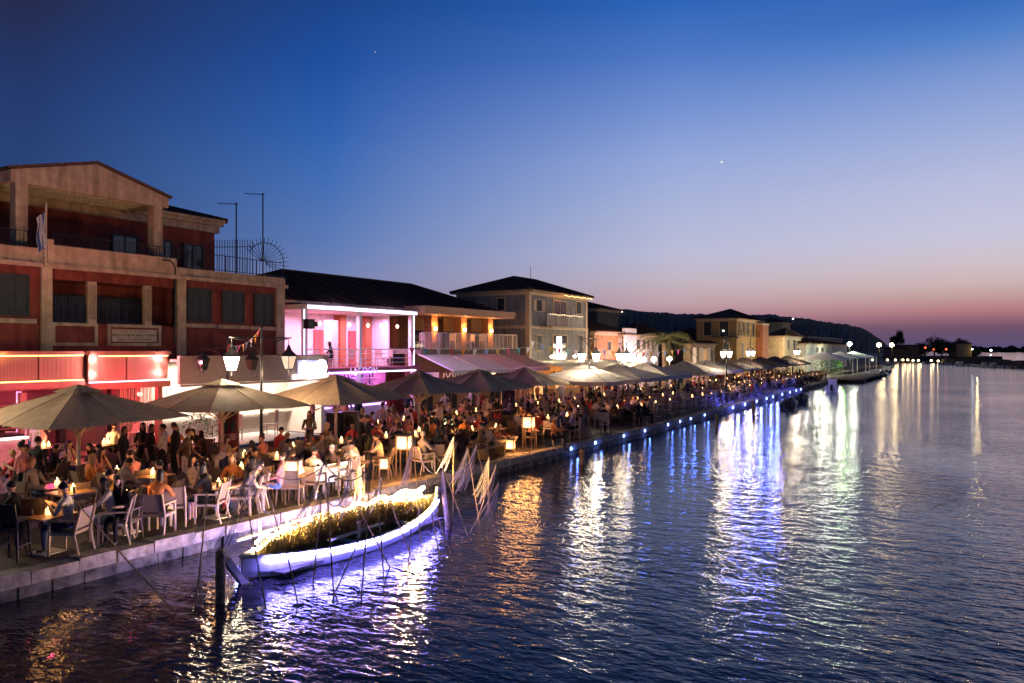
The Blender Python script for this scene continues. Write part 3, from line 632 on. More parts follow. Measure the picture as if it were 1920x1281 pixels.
bm = [mat('bottle_amber', (.3, .12, .03), .1), mat('bottle_green', (.04, .15, .06), .1), mat('bottle_clear', (.5, .5, .55), .1)]
bottles(rb, 9.2, 16.4, 14.6, 1.24, bm, .24); bottles(rb, 9.2, 16.4, 14.6, 1.64, bm, .27)
for x, pw, c in ((10, 26, (1, .12, .4)), (12.6, 26, (1, .08, .35)), (15.2, 28, (1, .05, .18)), (17.6, 34, (1, .03, .05)), (19.2, 30, (1, .03, .05))): lamp(rb, (x, 13.6, 2.45), pw, c, .15)
for x, pw, c in ((10, 40, (.6, .1, 1)), (12.4, 40, (1, .06, .4)), (15, 50, (1, .04, .2)), (18, 80, (1, .03, .06))): lamp(rb, (x, 11.6, 2.52), pw, c, .12)
# ---- white kiosk
wk = thing('white_kiosk', 'white lit kiosk with beige fascia, glowing logo sign and bright interior', 'kiosk', (24, 13, 0))
m_beige = mat('beige_board', (.36, .27, .21), .7, .08); s0, s1 = se + .12, SS(615, 12.2)
MB().box(s0, s1, 12.2, 12.35, 2.62, 3.68).obj('fascia', m_beige, wk); MB().box(s0, s1, 12.36, 14.98, 3.5, 3.6).obj('roof', m_beige, wk); MB().box(s0, s1 + .02, 12.1, 12.36, 3.681, 3.74).obj('cap_trim', m_beige, wk)
MB().box(s0, s1, 12.12, 12.19, 2.52, 2.615).obj('lower_trim', m_beige, wk)
MB().box(s0 + .02, s1, 14.7, 14.97, .002, 3.49).obj('back_wall', m_white, wk)
MB().box(s1 - .25, s1 - .02, 12.4, 14.69, .002, 3.49).obj('end_wall', m_white, wk)
for px in (365, 505, 560): x = SS(px, 14.6); MB().box(x, x + .9, 14.64, 14.69, .9, 2.2).obj('picture_panel', mat('poster_cream', (.7, .64, .55)), wk)
MB().box(s0, s1 - .3, 14.3, 14.62, 1.0, 1.05).obj('shelf', m_white, wk)
xa, xb = SS(548, 12.19), SS(613, 12.19)
MB().box(xa, xb, 12.12, 12.17, 2.66, 2.82).obj('sign_bar', emi('sign_white', (.95, .95, 1), 7), wk)
MB().box(xa + .3, xb - .04, 12.165, 12.195, 2.821, 3.5).obj('sign_board', mat('sign_lilac', (.5, .48, .65), emit=(.6, .55, 1), es=.35), wk)
MB().box(xa + .42, xa + 1.32, 12.1, 12.164, 2.9, 3.36).box(xa + .62, xa + .76, 12.1, 12.164, 3.361, 3.47).obj('sign_shape', emi('sign_white', (.95, .95, 1), 7), wk)
sb_ = MB().lathe([(.34, 0), (.36, .03), (.34, .06)], n=20).obj('sign_disc', emi('sign_disc', (1, .95, .75), 5), wk, False); sb_.location = Vector((xb - .42, 12.16, 3.16)) + world_off(wk); sb_.rotation_euler = (math.radians(90), 0, 0)
lamp(wk, ((xa + xb) / 2, 11.8, 2.9), 14, (.8, .75, 1), .1)
for x in (22, 24.2, 26.4): lamp(wk, (x, 13.4, 3.4), 75, (1, .84, .68), kind='AREA', size=1.6, sizey=1.2)
# ---- stage
stg = thing('low_stage', 'low white stage with dark blue edge in front of the white kiosk', 'stage', (22, 9.5, 0))
s0, s1 = 19.4, 24.2
MB().box(s0, s1, 8.6, 11.6, .003, .4).obj('skirt', mat('stage_skirt', (.6, .55, .5)), stg); MB().box(s0 - .03, s1 + .03, 8.55, 11.63, .401, .5).obj('blue_edge', mat('stage_blue', (.03, .07, .25)), stg)
MB().box(s0, s1, 8.62, 11.6, .501, .515).obj('deck', m_white, stg)
# ---- poster banner
bn = thing('poster_banner', 'dark red festival poster banner on a stand beside the stage', 'banner', (19.2, 8.3, 0))
p0, p1 = G(428, 880), G(456, 872); p0, p1 = Vector((18.5, 7.9, 0)), Vector((19.2, 7.75, 0)); d = (p1 - p0)
MB().hexa([(p0.x, p0.y, .4), (p1.x, p1.y, .4), (p1.x, p1.y + .03, .4), (p0.x, p0.y + .03, .4), (p0.x, p0.y, 1.9), (p1.x, p1.y, 1.9), (p1.x, p1.y + .03, 1.9), (p0.x, p0.y + .03, 1.9)]).obj('cloth', mat('poster_red', (.22, .03, .03), .7, .5, 3), bn)
for p in (p0, p1): MB().beam((p.x, p.y + .015, 0), (p.x, p.y + .015, 1.95), .05, .05).obj('stand_post', mat('pink_post', (.5, .3, .3)), bn)
for k, r in ((.3, .16), (.7, .15)):
    o = MB().lathe([(r, 0), (r, .01)], n=12).obj('round_print', mat('print_dark', (.02, .03, .02)), bn, False); o.location = p0.lerp(p1, k) + Vector((0, -.012, 1.35)) - bn.location; o.rotation_euler = (math.radians(90), 0, 0); o.scale = (.9, 1.5, 1)
for k, (a, b, z) in enumerate(((.1, .9, 1.02), (.2, .95, .94), (.4, .85, .86))):
    q0, q1 = p0.lerp(p1, a), p0.lerp(p1, b); MB().beam((q0.x, q0.y - .004, z), (q1.x, q1.y - .004, z), .006, .045).obj('print_line', mat('print_pink', (.8, .3, .35), .7, .8, 40), bn)
# ---- violet bar below the pink terrace
vb = thing('violet_bar', 'open bar glowing violet with bottle shelves below the pink terrace', 'bar', (33, 14, 0))
s0, s1 = 28.5, 37.9
MB().box(s0, s1, 16.6, 16.9, .002, 2.83).obj('back_wall', mat('lilac_wall', (.5, .4, .55)), vb)
for z in (1.1, 1.5, 1.9, 2.3):
    MB().box(s0 + .6, s1 - .8, 16.25, 16.59, z, z + .04).obj('shelf', m_white, vb); bottles(vb, s0 + .8, s1 - 1, 16.4, z + .042, bm, .3)
MB().box(s0 + .8, s1 - 2, 14.6, 15.2, .002, 1.1).obj('counter', mat('counter_white', (.6, .55, .6)), vb); MB().box(s0 + .7, s1 - 1.9, 14.5, 15.25, 1.101, 1.16).obj('counter_top', m_dark, vb)
MB().box(s0 + .8, s1 - 2, 14.57, 14.595, .9, .98).obj('counter_strip', emi('violet_strip2', (.7, .3, 1), 5), vb)
for x in (s0 + .1, 33, s1 - .1): MB().box(x - .1, x + .1, 14.35, 14.55, .002, 2.83).obj('post', m_white, vb)
MB().box(SS(775, 13.8), SS(823, 13.8), 13.8, 13.85, 1.55, 2.6).obj('white_screen', m_white, vb)
MB().box(SS(775, 13.8), SS(823, 13.8), 13.79, 13.86, 2.6, 2.66).obj('screen_rail', m_dark, vb)
MB().lathe([(.05, .0), (.5, -.06), (.55, -.1), (.05, -.02)], (SS(655, 14), 13.9, 2.3), 14).obj('dish_lamp', m_white, vb)
for x, pw, c in ((30, 50, (.7, .15, 1)), (32.5, 50, (.5, .15, 1)), (35, 50, (.75, .15, 1)), (37, 40, (1, .2, .6))): lamp(vb, (x, 15.6, 2.6), pw, c, .12)
for x in (30, 33.5, 37): lamp(vb, (x, 12.9, 2.6), 20, (.45, .25, 1), .12)
MB().lathe([(.02, -.05), (.06, 0), (.02, .05)], (SS(665, 14.1), 14.05, 2.68), 8).obj('bulb', emi('bulb_warm', (1, .6, .3), 25), vb)
# ---- tavern front under the balcony house
tv = thing('dim_tavern_front', 'dim tavern front with amber lamps under the striped awnings', 'tavern', (44, 15, 0))
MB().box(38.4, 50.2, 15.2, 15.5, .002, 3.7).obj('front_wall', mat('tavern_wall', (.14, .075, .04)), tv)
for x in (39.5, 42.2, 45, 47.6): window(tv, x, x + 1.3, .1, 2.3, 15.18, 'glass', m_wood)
for px in (875, 925):  # glowing domes with lamps stand in for reflections of the sconces
    x = SS(px, 12.6); MB().lathe([(.05, -.1), (.22, -.02), (.25, .1), (.03, .16)], (x, 12.6, 2.5), 10).obj('sconce_reflection', emi('amber_dome', (1, .7, .32), 9), tv); lamp(tv, (x, 12.6, 2.2), 16, AMBER, .1)
for px in (889, 860): 
    x = SS(px, 12); MB().tube([(x, 12, 2.6), (x, 12, 1.9)], .01, 4).obj('cord', m_black, tv); MB().lathe([(.03, -.1), (.09, 0), (.03, .1)], (x, 12, 1.82), 8).obj('pendant_bulb', emi('pend_amber', (1, .55, .2), 16), tv)
for i, (dx, t) in enumerate(((-.7, .1), (-.4, -.4), (-.1, .4), (.2, -.3), (.5, .3), (.75, 0))): x = SS(845, 12.2) + dx; MB().beam((x - t * .2, 12.2, 2.35), (x + t * .2, 12.2, 2.62), .05, .04).obj('sign_stroke', mat('gold_letter', (.6, .4, .2), emit=(1, .6, .3), es=.25), tv)
lamp(tv, (40, 12.4, 2.4), 14, PURPLE, .1); lamp(tv, (47, 11, 2.5), 20, (.6, .3, 1), .1)
# ---- lit shop below the grey blue house, with a cream canopy
ls = thing('amber_lit_shop', 'amber lit shop front under a bright cream canopy at the grey blue house', 'shop', (57, 14, 0))
MB().box(50.6, 66, 14.4, 14.9, .002, 3.0).obj('front_wall', mat('amber_wall', (.6, .36, .14), .7), ls)
MB().hexa([(51, 11.2, 2.75), (66, 11.2, 2.75), (66, 14.39, 3.05), (51, 14.39, 3.05), (51, 11.2, 2.82), (66, 11.2, 2.82), (66, 14.39, 3.12), (51, 14.39, 3.12)]).obj('canopy', mat('cream_canopy', (.75, .68, .55)), ls)
MB().box(51, 66, 11.17, 11.195, 2.5, 2.82).obj('canopy_edge', mat('cream_canopy2', (.7, .6, .45)), ls)
for x in (52.5, 56, 59.5, 63):
    window(ls, x, x + 1.5, .15, 2.2, 14.38, emi('amber_pane', (1, .55, .18), .9), m_wood)
    lamp(ls, (x + .6, 12.6, 2.6), 42, (1, .5, .16), .1)
for x in (54, 58, 62.5): MB().lathe([(.03, -.12), (.13, -.04), (.15, .05), (.03, .12)], (x, 13.6, 3.42), 8).obj('canopy_lamp', emi('canopy_lamp', (1, .82, .55), 14), ls); lamp(ls, (x, 13.5, 3.7), 24, (1, .75, .45), .08)
for i, x in enumerate((51.5, 54.7, 58, 61.5, 65)): MB().box(x - .07, x + .07, 11.25, 11.39, .002, 2.74).obj('post', m_white, ls)
MB().box(53, 60, 12.9, 13.5, .002, 1.0).obj('counter', mat('amber_counter', (.4, .22, .1)), ls)
# ================================================================ houses farther along
def house(name, label, s0, s1, u0, u1, eave, ridge, col, wins=(), roof=True, axis='s', win_kind='shutter', trim=True):
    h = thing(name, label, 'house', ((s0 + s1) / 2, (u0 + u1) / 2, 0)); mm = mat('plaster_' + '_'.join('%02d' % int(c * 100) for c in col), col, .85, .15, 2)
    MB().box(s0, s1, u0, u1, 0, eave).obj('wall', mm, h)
    if trim: MB().box(s0 - .1, s1 + .1, u0 - .1, u1, eave - .25, eave - .004).obj('cornice', m_trim, h)
    if roof: hip_roof(h, s0, s1, u0, u1, eave, ridge, .4, axis)
    for a, b, z0, z1 in wins: window(h, a, b, z0, z1, u0 - .02, win_kind, m_trim)
    return h
def pxw(u, lst): return [(SS(a, u), SS(b, u), ZZ(a, y1, u), ZZ(a, y0, u)) for a, b, y0, y1 in lst]
h5 = house('ochre_house', 'dim ochre house between the grey blue house and the white lit one', 67, SS(1164, 16), 16, 24, ZZ(1130, 624, 16), 7.3, (.4, .22, .1), pxw(16, [(1139, 1145, 641, 657)]))
lamp(h5, (71, 14.6, 4.2), 30, AMBER, .1)
h6 = house('white_lit_house', 'small white house washed in bright pink and white light behind bunting', SS(1168, 15.5), SS(1234, 15.5), 15.5, 24, ZZ(1200, 630, 15.5), ZZ(1215, 617, 19), (.72, .68, .68), pxw(15.5, [(1191, 1199, 637, 655), (1205, 1209, 638, 655), (1213, 1217, 638, 655), (1221, 1225, 638, 655)]))
x = SS(1168, 15.4); MB().box(x, SS(1190, 15.4), 15.2, 15.48, 0, ZZ(1180, 616, 15.4)).obj('gable_front', m_white, h6)
for px, c, pw in ((1178, (1, .45, .75), 150), (1195, (1, .7, .7), 170), (1215, (.7, .45, 1), 130), (1228, (1, .65, .4), 150)): lamp(h6, (SS(px, 13.6), 13.6, 3.0), pw, c, .15)
def UQ(px, s0):                              # photo column -> inland distance on the cross plane x = s0
    k = (px - CX) / F; Yd = s0 / (k * S + C); return -(k * Yd * C - Yd * S) + CU
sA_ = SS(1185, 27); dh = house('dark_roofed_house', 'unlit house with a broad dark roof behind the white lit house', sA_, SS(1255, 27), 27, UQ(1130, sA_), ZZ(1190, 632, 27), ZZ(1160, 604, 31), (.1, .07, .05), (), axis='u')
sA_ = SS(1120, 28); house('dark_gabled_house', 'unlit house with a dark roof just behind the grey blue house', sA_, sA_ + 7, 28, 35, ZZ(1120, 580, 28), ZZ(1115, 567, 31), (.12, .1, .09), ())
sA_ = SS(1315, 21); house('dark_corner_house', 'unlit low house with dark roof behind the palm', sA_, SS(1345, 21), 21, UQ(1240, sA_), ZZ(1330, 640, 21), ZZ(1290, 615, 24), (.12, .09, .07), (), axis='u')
h8 = house('columned_kiosk', 'small cream kiosk with white columns and dark door beside the palm', SS(1302, 14), SS(1340, 14), 14, UQ(1281, SS(1302, 14)), ZZ(1300, 646, 14), ZZ(1300, 640, 16), (.55, .42, .26), pxw(14, [(1310, 1314, 655, 685), (1334, 1337, 656, 685)]))
MB().box(SS(1318, 14), SS(1326, 14), 13.9, 13.97, .3, ZZ(1320, 655, 14)).obj('door', emi('door_glow', (1, .5, .15), .5), h8)
for px in (1304, 1316, 1329): x = SS(px, 13.6); MB().box(x - .2, x + .2, 13.5, 13.85, 0, ZZ(1300, 647, 14) - .3).obj('column', m_white, h8)
lamp(h8, (SS(1308, 12.5), 12.3, 2.6), 130, (1, .7, .4), .1)
sV = SS(1381, 15.5); uV = UQ(1306, sV)
h9 = house('yellow_villa', 'two storey dim yellow villa with dark balcony doors and hip roof', sV, SS(1428, 15.5), 15.5, uV, ZZ(1381, 598, 15.5), ZZ(1360, 579, (15.5 + uV) / 2), (.38, .26, .11), pxw(15.5, [(1385, 1388, 604, 628), (1392, 1396, 605, 628), (1400, 1404, 605, 628), (1390, 1394, 643, 668), (1410, 1414, 607, 630)]), axis='u')
for x0_, x1_, y0, y1 in ((1320, 1334, 604, 629), (1350, 1366, 603, 631), (1322, 1328, 645, 668), (1358, 1365, 643, 668)):
    ua, ub = UQ(x1_, sV), UQ(x0_, sV); Yd = sV * C + (ua - CU) * S; window(h9, ua, ub, CZ + (HY - y1) / F * Yd, CZ + (HY - y0) / F * Yd, sV - .02, 'shutter', m_trim, axis='u')
Yd = sV * C + (15.5 - CU) * S; zb_ = CZ + (HY - 632) / F * Yd
MB().box(sV - 1.1, sV - .02, 15, UQ(1340, sV), zb_ - .2, zb_).obj('balcony_floor', m_conc, h9); railing(h9, (sV - 1.1, 15, zb_), (sV - 1.1, UQ(1340, sV), zb_), 1.0, m_black, step=.3); railing(h9, (sV - 1.1, 15, zb_), (SS(1428, 15), 15, zb_), 1.0, m_black, step=.3)
MB().lathe([(.03, -.1), (.1, 0), (.03, .1)], (sV - .2, UQ(1357, sV), zb_ + .9), 6).obj('porch_bulb', emi('bulb_white', (1, .95, .85), 12), h9)
lamp(h9, (sV - 5, 13, 3.2), 80, (1, .62, .26), .1)
house('brick_red_house', 'small brick red house with a flat white eave beside the villa', SS(1430, 14.5), SS(1441, 14.5), 14.5, 22, ZZ(1435, 607, 14.5), ZZ(1435, 604, 18), (.35, .14, .08), (), roof=False)
sH = SS(1469, 13.5); h10 = house('bright_cream_house', 'bright cream house with glowing side terrace at the far bend', sH, SS(1502, 13.5), 13.5, UQ(1440, sH), ZZ(1469, 631, 13.5), ZZ(1469, 619, 18), (.72, .56, .34), pxw(13.5, [(1476, 1480, 638, 656), (1487, 1491, 638, 656)]), axis='u')
for px in (1446, 1462, 1488): lamp(h10, (SS(px, 11.5), 11, 4.2), 260, (1, .72, .4), .2)
house('small_tower_house', 'small cream tower house rising behind the bright cream house', SS(1467, 24), SS(1482, 24), 24, 30, ZZ(1475, 606, 24), ZZ(1475, 601, 27), (.5, .38, .2), pxw(24, [(1475, 1478, 612, 624)]))
h11 = house('far_pavilion', 'long low pavilion with dark roof and greenish white lit front at the far end', SS(1512, 12), SS(1588, 12), 12, 26, ZZ(1540, 646, 12), ZZ(1540, 637, 18), (.7, .68, .58), pxw(12, [(1530, 1534, 652, 660), (1540, 1544, 652, 660), (1550, 1553, 652, 660), (1560, 1563, 652, 660)]))
for px in (1520, 1545, 1570): lamp(h11, (SS(px, 9), 8, 4.5), 170, (.95, 1, .7), .3)
house('pale_long_house', 'pale long flat house behind the far pavilion', SS(1515, 30), SS(1580, 30), 30, 44, ZZ(1550, 633, 30), ZZ(1550, 628, 36), (.3, .25, .18), (), roof=False)
# white canopies at the far end of the quay
for i, (px, py) in enumerate(((1545, 672), (1575, 672), (1600, 676))):
    x = SS(px, 6); cn = thing('white_canopy', ('first white glowing canopy past the dark parasols', 'middle white glowing canopy at the far quay end', 'last white glowing canopy before the moored boats')[i], 'canopy', (x, 6, 0), group='white canopies at the far quay end')
    w_ = 5.5
    mb = MB(); z0, z1 = 2.5, 3.6
    for k in range(4):
        a = [(-w_, -3.5), (w_, -3.5), (w_, 3.5), (-w_, 3.5)]; p, q = a[k], a[(k + 1) % 4]; mb.poly([(x + p[0], 6 + p[1], z0), (x + q[0], 6 + q[1], z0), (x, 6, z1)])
    mb.obj('fabric', mat('white_fabric', (.8, .78, .72), .8), cn)
    for dx in (-w_, w_):
        for dy in (-3.4, 3.4): MB().tube([(x + dx * .97, 6 + dy, 0), (x + dx * .97, 6 + dy, z0 + .05)], .06, 6).obj('post', m_white, cn)
    lamp(cn, (x, 6, 2.2), 200, (1, .92, .7), .2); lamp(cn, (x, 8.5, 4.6), 110, (1, .95, .8), .2)
# ================================================================ parasols
def canopy_mesh(mb, h, z0, z1, sag=.05, val=0.0):
    ang = [(-1, -1), (0, -1), (1, -1), (1, 0), (1, 1), (0, 1), (-1, 1), (-1, 0)]
    K, J = 6, 4
    def P(d0, d1, f, r):
        x = (d0[0] * (1 - f) + d1[0] * f) * h * r; y = (d0[1] * (1 - f) + d1[1] * f) * h * r
        sg = sag * math.sin(math.pi * f) * math.sin(math.pi * min(1, r * .9)) + .06 * r * (1 - abs(2 * f - 1)) * .3
        return (x, y, z0 + (z1 - z0) * (1 - r) ** .92 - sg)
    for k in range(8):
        d0, d1 = ang[k], ang[(k + 1) % 8]
        for j in range(J):
            for i in range(K):
                r0, r1 = i / K, (i + 1) / K; f0, f1 = j / J, (j + 1) / J
                if i == 0: mb.poly([P(d0, d1, f0, r1), P(d0, d1, f1, r1), (0, 0, z1)])
                else: mb.poly([P(d0, d1, f0, r0), P(d0, d1, f0, r1), P(d0, d1, f1, r1), P(d0, d1, f1, r0)])
            if val:
                a, b = P(d0, d1, j / J, 1), P(d0, d1, (j + 1) / J, 1); mb.poly([a, (a[0], a[1], a[2] - val), (b[0], b[1], b[2] - val), b])
    return mb
def parasol(name, h, z0, z1, fabric, pole, val=0.0, cap=True):
    r = thing(name, '', 'parasol')
    MB().box(-.35, .35, -.35, .35, .002, .14).obj('base', m_conc, r); MB().tube([(0, 0, .14), (0, 0, z1 - .02)], .055, 8).obj('pole', pole, r)
    MB().lathe([(.09, -.1), (.1, 0), (.09, .1)], (0, 0, z0 - .4), 8).obj('hub', pole, r)
    canopy_mesh(MB(), h, z0, z1, val=val).obj('canopy', fabric, r)
    if cap: canopy_mesh(MB(), h * .22, z1 - .1, z1 + .09, .01).obj('vent_cap', fabric, r)
    seam = mat('canvas_seam', (.17, .12, .08), .9)
    for dx, dy in ((-1, -1), (0, -1), (1, -1), (1, 0), (1, 1), (0, 1), (-1, 1), (-1, 0)):
        zr = lambda q: z0 + (z1 - z0) * (1 - q) ** .92 - .05
        zs = lambda q: z0 + (z1 - z0) * (1 - q) ** .92
        MB().tube([(dx * h * q, dy * h * q, zs(q) + .004) for q in (.03, .2, .4, .6, .8, 1.0)], .009, 4).obj('seam', seam, r)
        MB().beam((dx * h * .05, dy * h * .05, zr(.05)), (dx * h * .99, dy * h * .99, zr(.99)), .03, .035).obj('rib', pole, r)
        MB().beam((dx * .06, dy * .06, z0 - .4), (dx * h * .5, dy * h * .5, zr(.5)), .045, .035).obj('strut', pole, r)
    return r
pa = parasol('parasol', 2.0, 2.12, 2.96, m_can, m_pole)
NEARU = [(12.71, 6.5), (17.43, 6.45), (22.71, 6.47), (28.01, 6.55), (32.79, 6.54), (37.38, 6.5)]
ul = ['first, nearest taupe parasol, in front of the gold striped bar fascia', 'second taupe parasol, half lit by the street lantern', 'third taupe parasol, brightly lit on its lantern side',
      'fourth taupe parasol, dark, in front of the violet bar', 'fifth taupe parasol, dark, under the lilac lit awning', 'sixth dark parasol in the row, beside the big grey square parasols']
for i, ((x, y), lb) in enumerate(zip(NEARU, ul)):
    o = pa if i == 0 else copy_tree(pa); o.location = (x, y, 0); o['label'] = lb; o['group'] = 'taupe parasols along the quay'; o.rotation_euler = ((.01, -.015, .012, -.01, .018, -.008)[i], (-.012, .01, -.015, .02, -.01, .012)[i], (.02, -.03, .02, 0, -.02, .03)[i])
pb = parasol('grey_parasol', 2.45, 2.25, 3.02, m_canw, m_white, .22)
pd = parasol('brown_parasol', 2.5, 2.2, 3.1, mat('brown_canvas', (.12, .09, .075), .85), m_pole, .15)
far_u = [(41.6, 5.0, pb, 'big grey square parasol next to the twin lantern post'), (46.8, 5.1, pb, 'big grey square parasol with one white lit side'), (52.0, 5.2, pb, 'big blue grey square parasol before the bright cream one'),
         (61.0, 5.4, pb, 'bright cream lit square parasol in front of the palm'), (67.0, 5.5, pb, 'grey square parasol just past the bright cream one'), (74.5, 6.0, pd, 'first dark brown far parasol'), (82, 6.2, pd, 'second dark brown far parasol'),
         (90, 6.4, pd, 'third dark brown far parasol'), (98, 6.6, pd, 'fourth dark brown far parasol'), (106, 6.8, pd, 'fifth and farthest dark brown parasol')]
seen = set()
for x, y, src, lb in far_u:
    o = src if src not in seen else copy_tree(src); seen.add(src); o.location = (x, y, 0); o['label'] = lb; o['group'] = 'square parasols farther along the quay'
# ================================================================ street lanterns
def lantern(parent, c, lit_m, sc_=1.0):
    x, y, z = c; k = sc_
    r = MB().lathe([(.30 * k, .2 * k), (.27 * k, .24 * k), (.10 * k, .42 * k), (.07 * k, .5 * k), (.02 * k, .62 * k)], c, 4, sq=True).obj('lantern', m_black, parent)
    for i in range(4):
        t0, t1 = math.pi / 2 * (i + .5), math.pi / 2 * (i + 1.5); R0, R1 = .26 * k, .14 * k
        MB().poly([(x + R1 * math.cos(t0), y + R1 * math.sin(t0), z - .24 * k), (x + R1 * math.cos(t1), y + R1 * math.sin(t1), z - .24 * k), (x + R0 * math.cos(t1), y + R0 * math.sin(t1), z + .2 * k), (x + R0 * math.cos(t0), y + R0 * math.sin(t0), z + .2 * k)]).obj('glass_pane', lit_m, r)
        MB().beam((x + R1 * 1.04 * math.cos(t0), y + R1 * 1.04 * math.sin(t0), z - .25 * k), (x + R0 * 1.04 * math.cos(t0), y + R0 * 1.04 * math.sin(t0), z + .21 * k), .022 * k, .022 * k).obj('frame_bar', m_black, r)
    MB().lathe([(.15 * k, -.27 * k), (.15 * k, -.245 * k)], c, 4, sq=True).tube([(x, y, z - .27 * k), (x, y, z - .42 * k)], .02 * k, 5).obj('lantern_foot', m_black, r)
    return r
glow = emi('lantern_glow', (1, .88, .7), 13); soft = emi('lantern_soft', (1, .72, .5), .75); off = mat('lantern_glass', (.05, .045, .04), .1)
def lamp_post(label, x, y, d, lit, hgt=4.7, arm=.85, zl=3.48, power=110, k=1.0):
    p = thing('street_lantern', label, 'street lamp', (x, y, 0), group='black twin lantern posts')
    MB().lathe([(.18, 0), (.18, .08), (.11, .2), (.1, .7), (.07, .8), (.055, 1.4)], (x, y, .002), 10).obj('foot', m_black, p)
    MB().tube([(x, y, 1.4), (x, y, hgt)], [.05, .035], 8).obj('shaft', m_black, p); MB().lathe([(.02, 0), (.06, .06), (.03, .14), (.01, .26)], (x, y, hgt), 8).obj('finial', m_black, p)
    D = Vector((d[0], d[1], 0)).normalized(); ctr = Vector((x, y, hgt - .3))
    MB().tube([ctr - D * (arm + .12), ctr + D * (arm + .12)], .026, 6).obj('crossbar', m_black, p)
    for sg, li in ((-1, lit[0]), (1, lit[1])):
        a = Vector((x, y, hgt - 1.1)); pts = [a + D * sg * (arm * .95 * (1 - math.cos(t * math.pi / 2))) + Vector((0, 0, .76 * math.sin(t * math.pi / 2))) for t in (0, .2, .4, .6, .8, 1)]
        MB().tube(pts, .02, 5).obj('brace', m_black, p)
        c = ctr + D * sg * arm; MB().tube([c, (c.x, c.y, zl + .58 * k)], .015, 5).obj('hook', m_black, p)
        lantern(p, (c.x, c.y, zl), {2: glow, 1: soft, 0: off}[li], k)
        if li == 1: lamp(p, (c.x, c.y, zl - .36 * k), power * .8, (1, .66, .36), .12)
        if li == 2: lamp(p, (c.x, c.y, zl - .36 * k), power, (1, .8, .55), .12); lamp(p, (c.x, c.y, zl + .75), power * .5, (1, .75, .45), .1)
    return p
lat = (S, -C)
lamp_post('twin lantern post by the second parasol, one lantern blazing white', 19.05, 6.45, (1, 0), (2, 1), arm=1.25, zl=3.55, power=80)
lamp_post('nearest twin lantern post of the quay row, beyond the near left edge', 8.2, 8.2, (1, 0), (2, 2), 4.7, .85, 3.48, 130)
lamp_post('unlit twin lantern post standing before the beige kiosk fascia', 21.1, 10.6, lat, (0, 0), 4.35, .95, 3.42, k=.9)
lamp_post('twin lantern post beside the first big grey parasol', 41.2, 4.5, (1, 0), (2, 2), 4.9, .95, 3.55, 80)
lamp_post('twin lantern post between the second and third grey parasols', 48.8, 5.6, (1, 0), (2, 2), 4.7, .6, 3.5, 80)
lamp_post('twin lantern post in front of the columned kiosk', 62.6, 2.6, (1, 0), (2, 2), 5.0, .9, 3.6, 90)
lamp_post('twin lantern post before the yellow villa', 78, 4.5, (1, 0), (2, 2), 4.9, .9, 3.6, 90)
lamp_post('farthest twin lantern post near the bright cream house', 103, 5.0, (1, 0), (2, 2), 4.9, .9, 3.6, 90)
# ================================================================ bunting
bc = [(.6, .08, .07), (.65, .3, .05), (.75, .7, .68), (.2, .3, .6), (.6, .42, .1), (.7, .1, .3), (.1, .3, .4), (.55, .5, .65)]
def bunting(label, p, q, n, size, sag=.25, seed=0):
    p = Vector(p); q = Vector(q); t = thing('bunting', label, 'bunting', tuple((p + q) / 2), group='pennant strings')
    f = lambda k: p.lerp(q, k) - Vector((0, 0, sag * 4 * k * (1 - k)))
    MB().tube([f(i / 16) for i in range(17)], .008, 4).obj('cord', m_white, t)
    d = (q - p).normalized(); rr = random.Random(seed)
    for i in range(n):
        c = f((i + .5) / n); w_ = d * size * .42; tw = Vector((-d.y, d.x, 0)) * rr.uniform(-.12, .12); b0, b1, b2 = c - w_, c + w_, c - Vector((0, 0, size)) + tw + d * rr.uniform(-.06, .06)
        nrm = Vector((-d.y, d.x, 0)) * .003
        MB().poly([b0 + nrm, b1 + nrm, b2 + nrm]).poly([b1 - nrm, b0 - nrm, b2 - nrm]).poly([b0 + nrm, b2 + nrm, b2 - nrm, b0 - nrm]).poly([b2 + nrm, b1 + nrm, b1 - nrm, b2 - nrm]).obj('pennant', mat('pennant_%d' % ((i + seed) % 8), bc[(i + seed) % 8], .8, .1), t)
bunting('short string of orange and pink pennants from the blazing lantern post', (19.05, 6.45, 4.75), (21.1, 10.6, 4.2), 9, .3, .3, 0)
bunting('string of coloured pennants across the balcony house', (SS(760, 11.2), 11.2, 4.1), (SS(1000, 9.5), 9.5, 4.15), 11, .42, .15, 5)
bunting('string of coloured pennants across the grey blue house', (SS(990, 9.5), 9.5, 4.6), (SS(1130, 8.5), 8.5, 4.0), 9, .48, .35, 2)
bunting('string of coloured pennants before the white lit house', (SS(1125, 8.5), 8.5, 4.0), (SS(1290, 6.5), 6.5, 4.1), 12, .5, .3, 3)
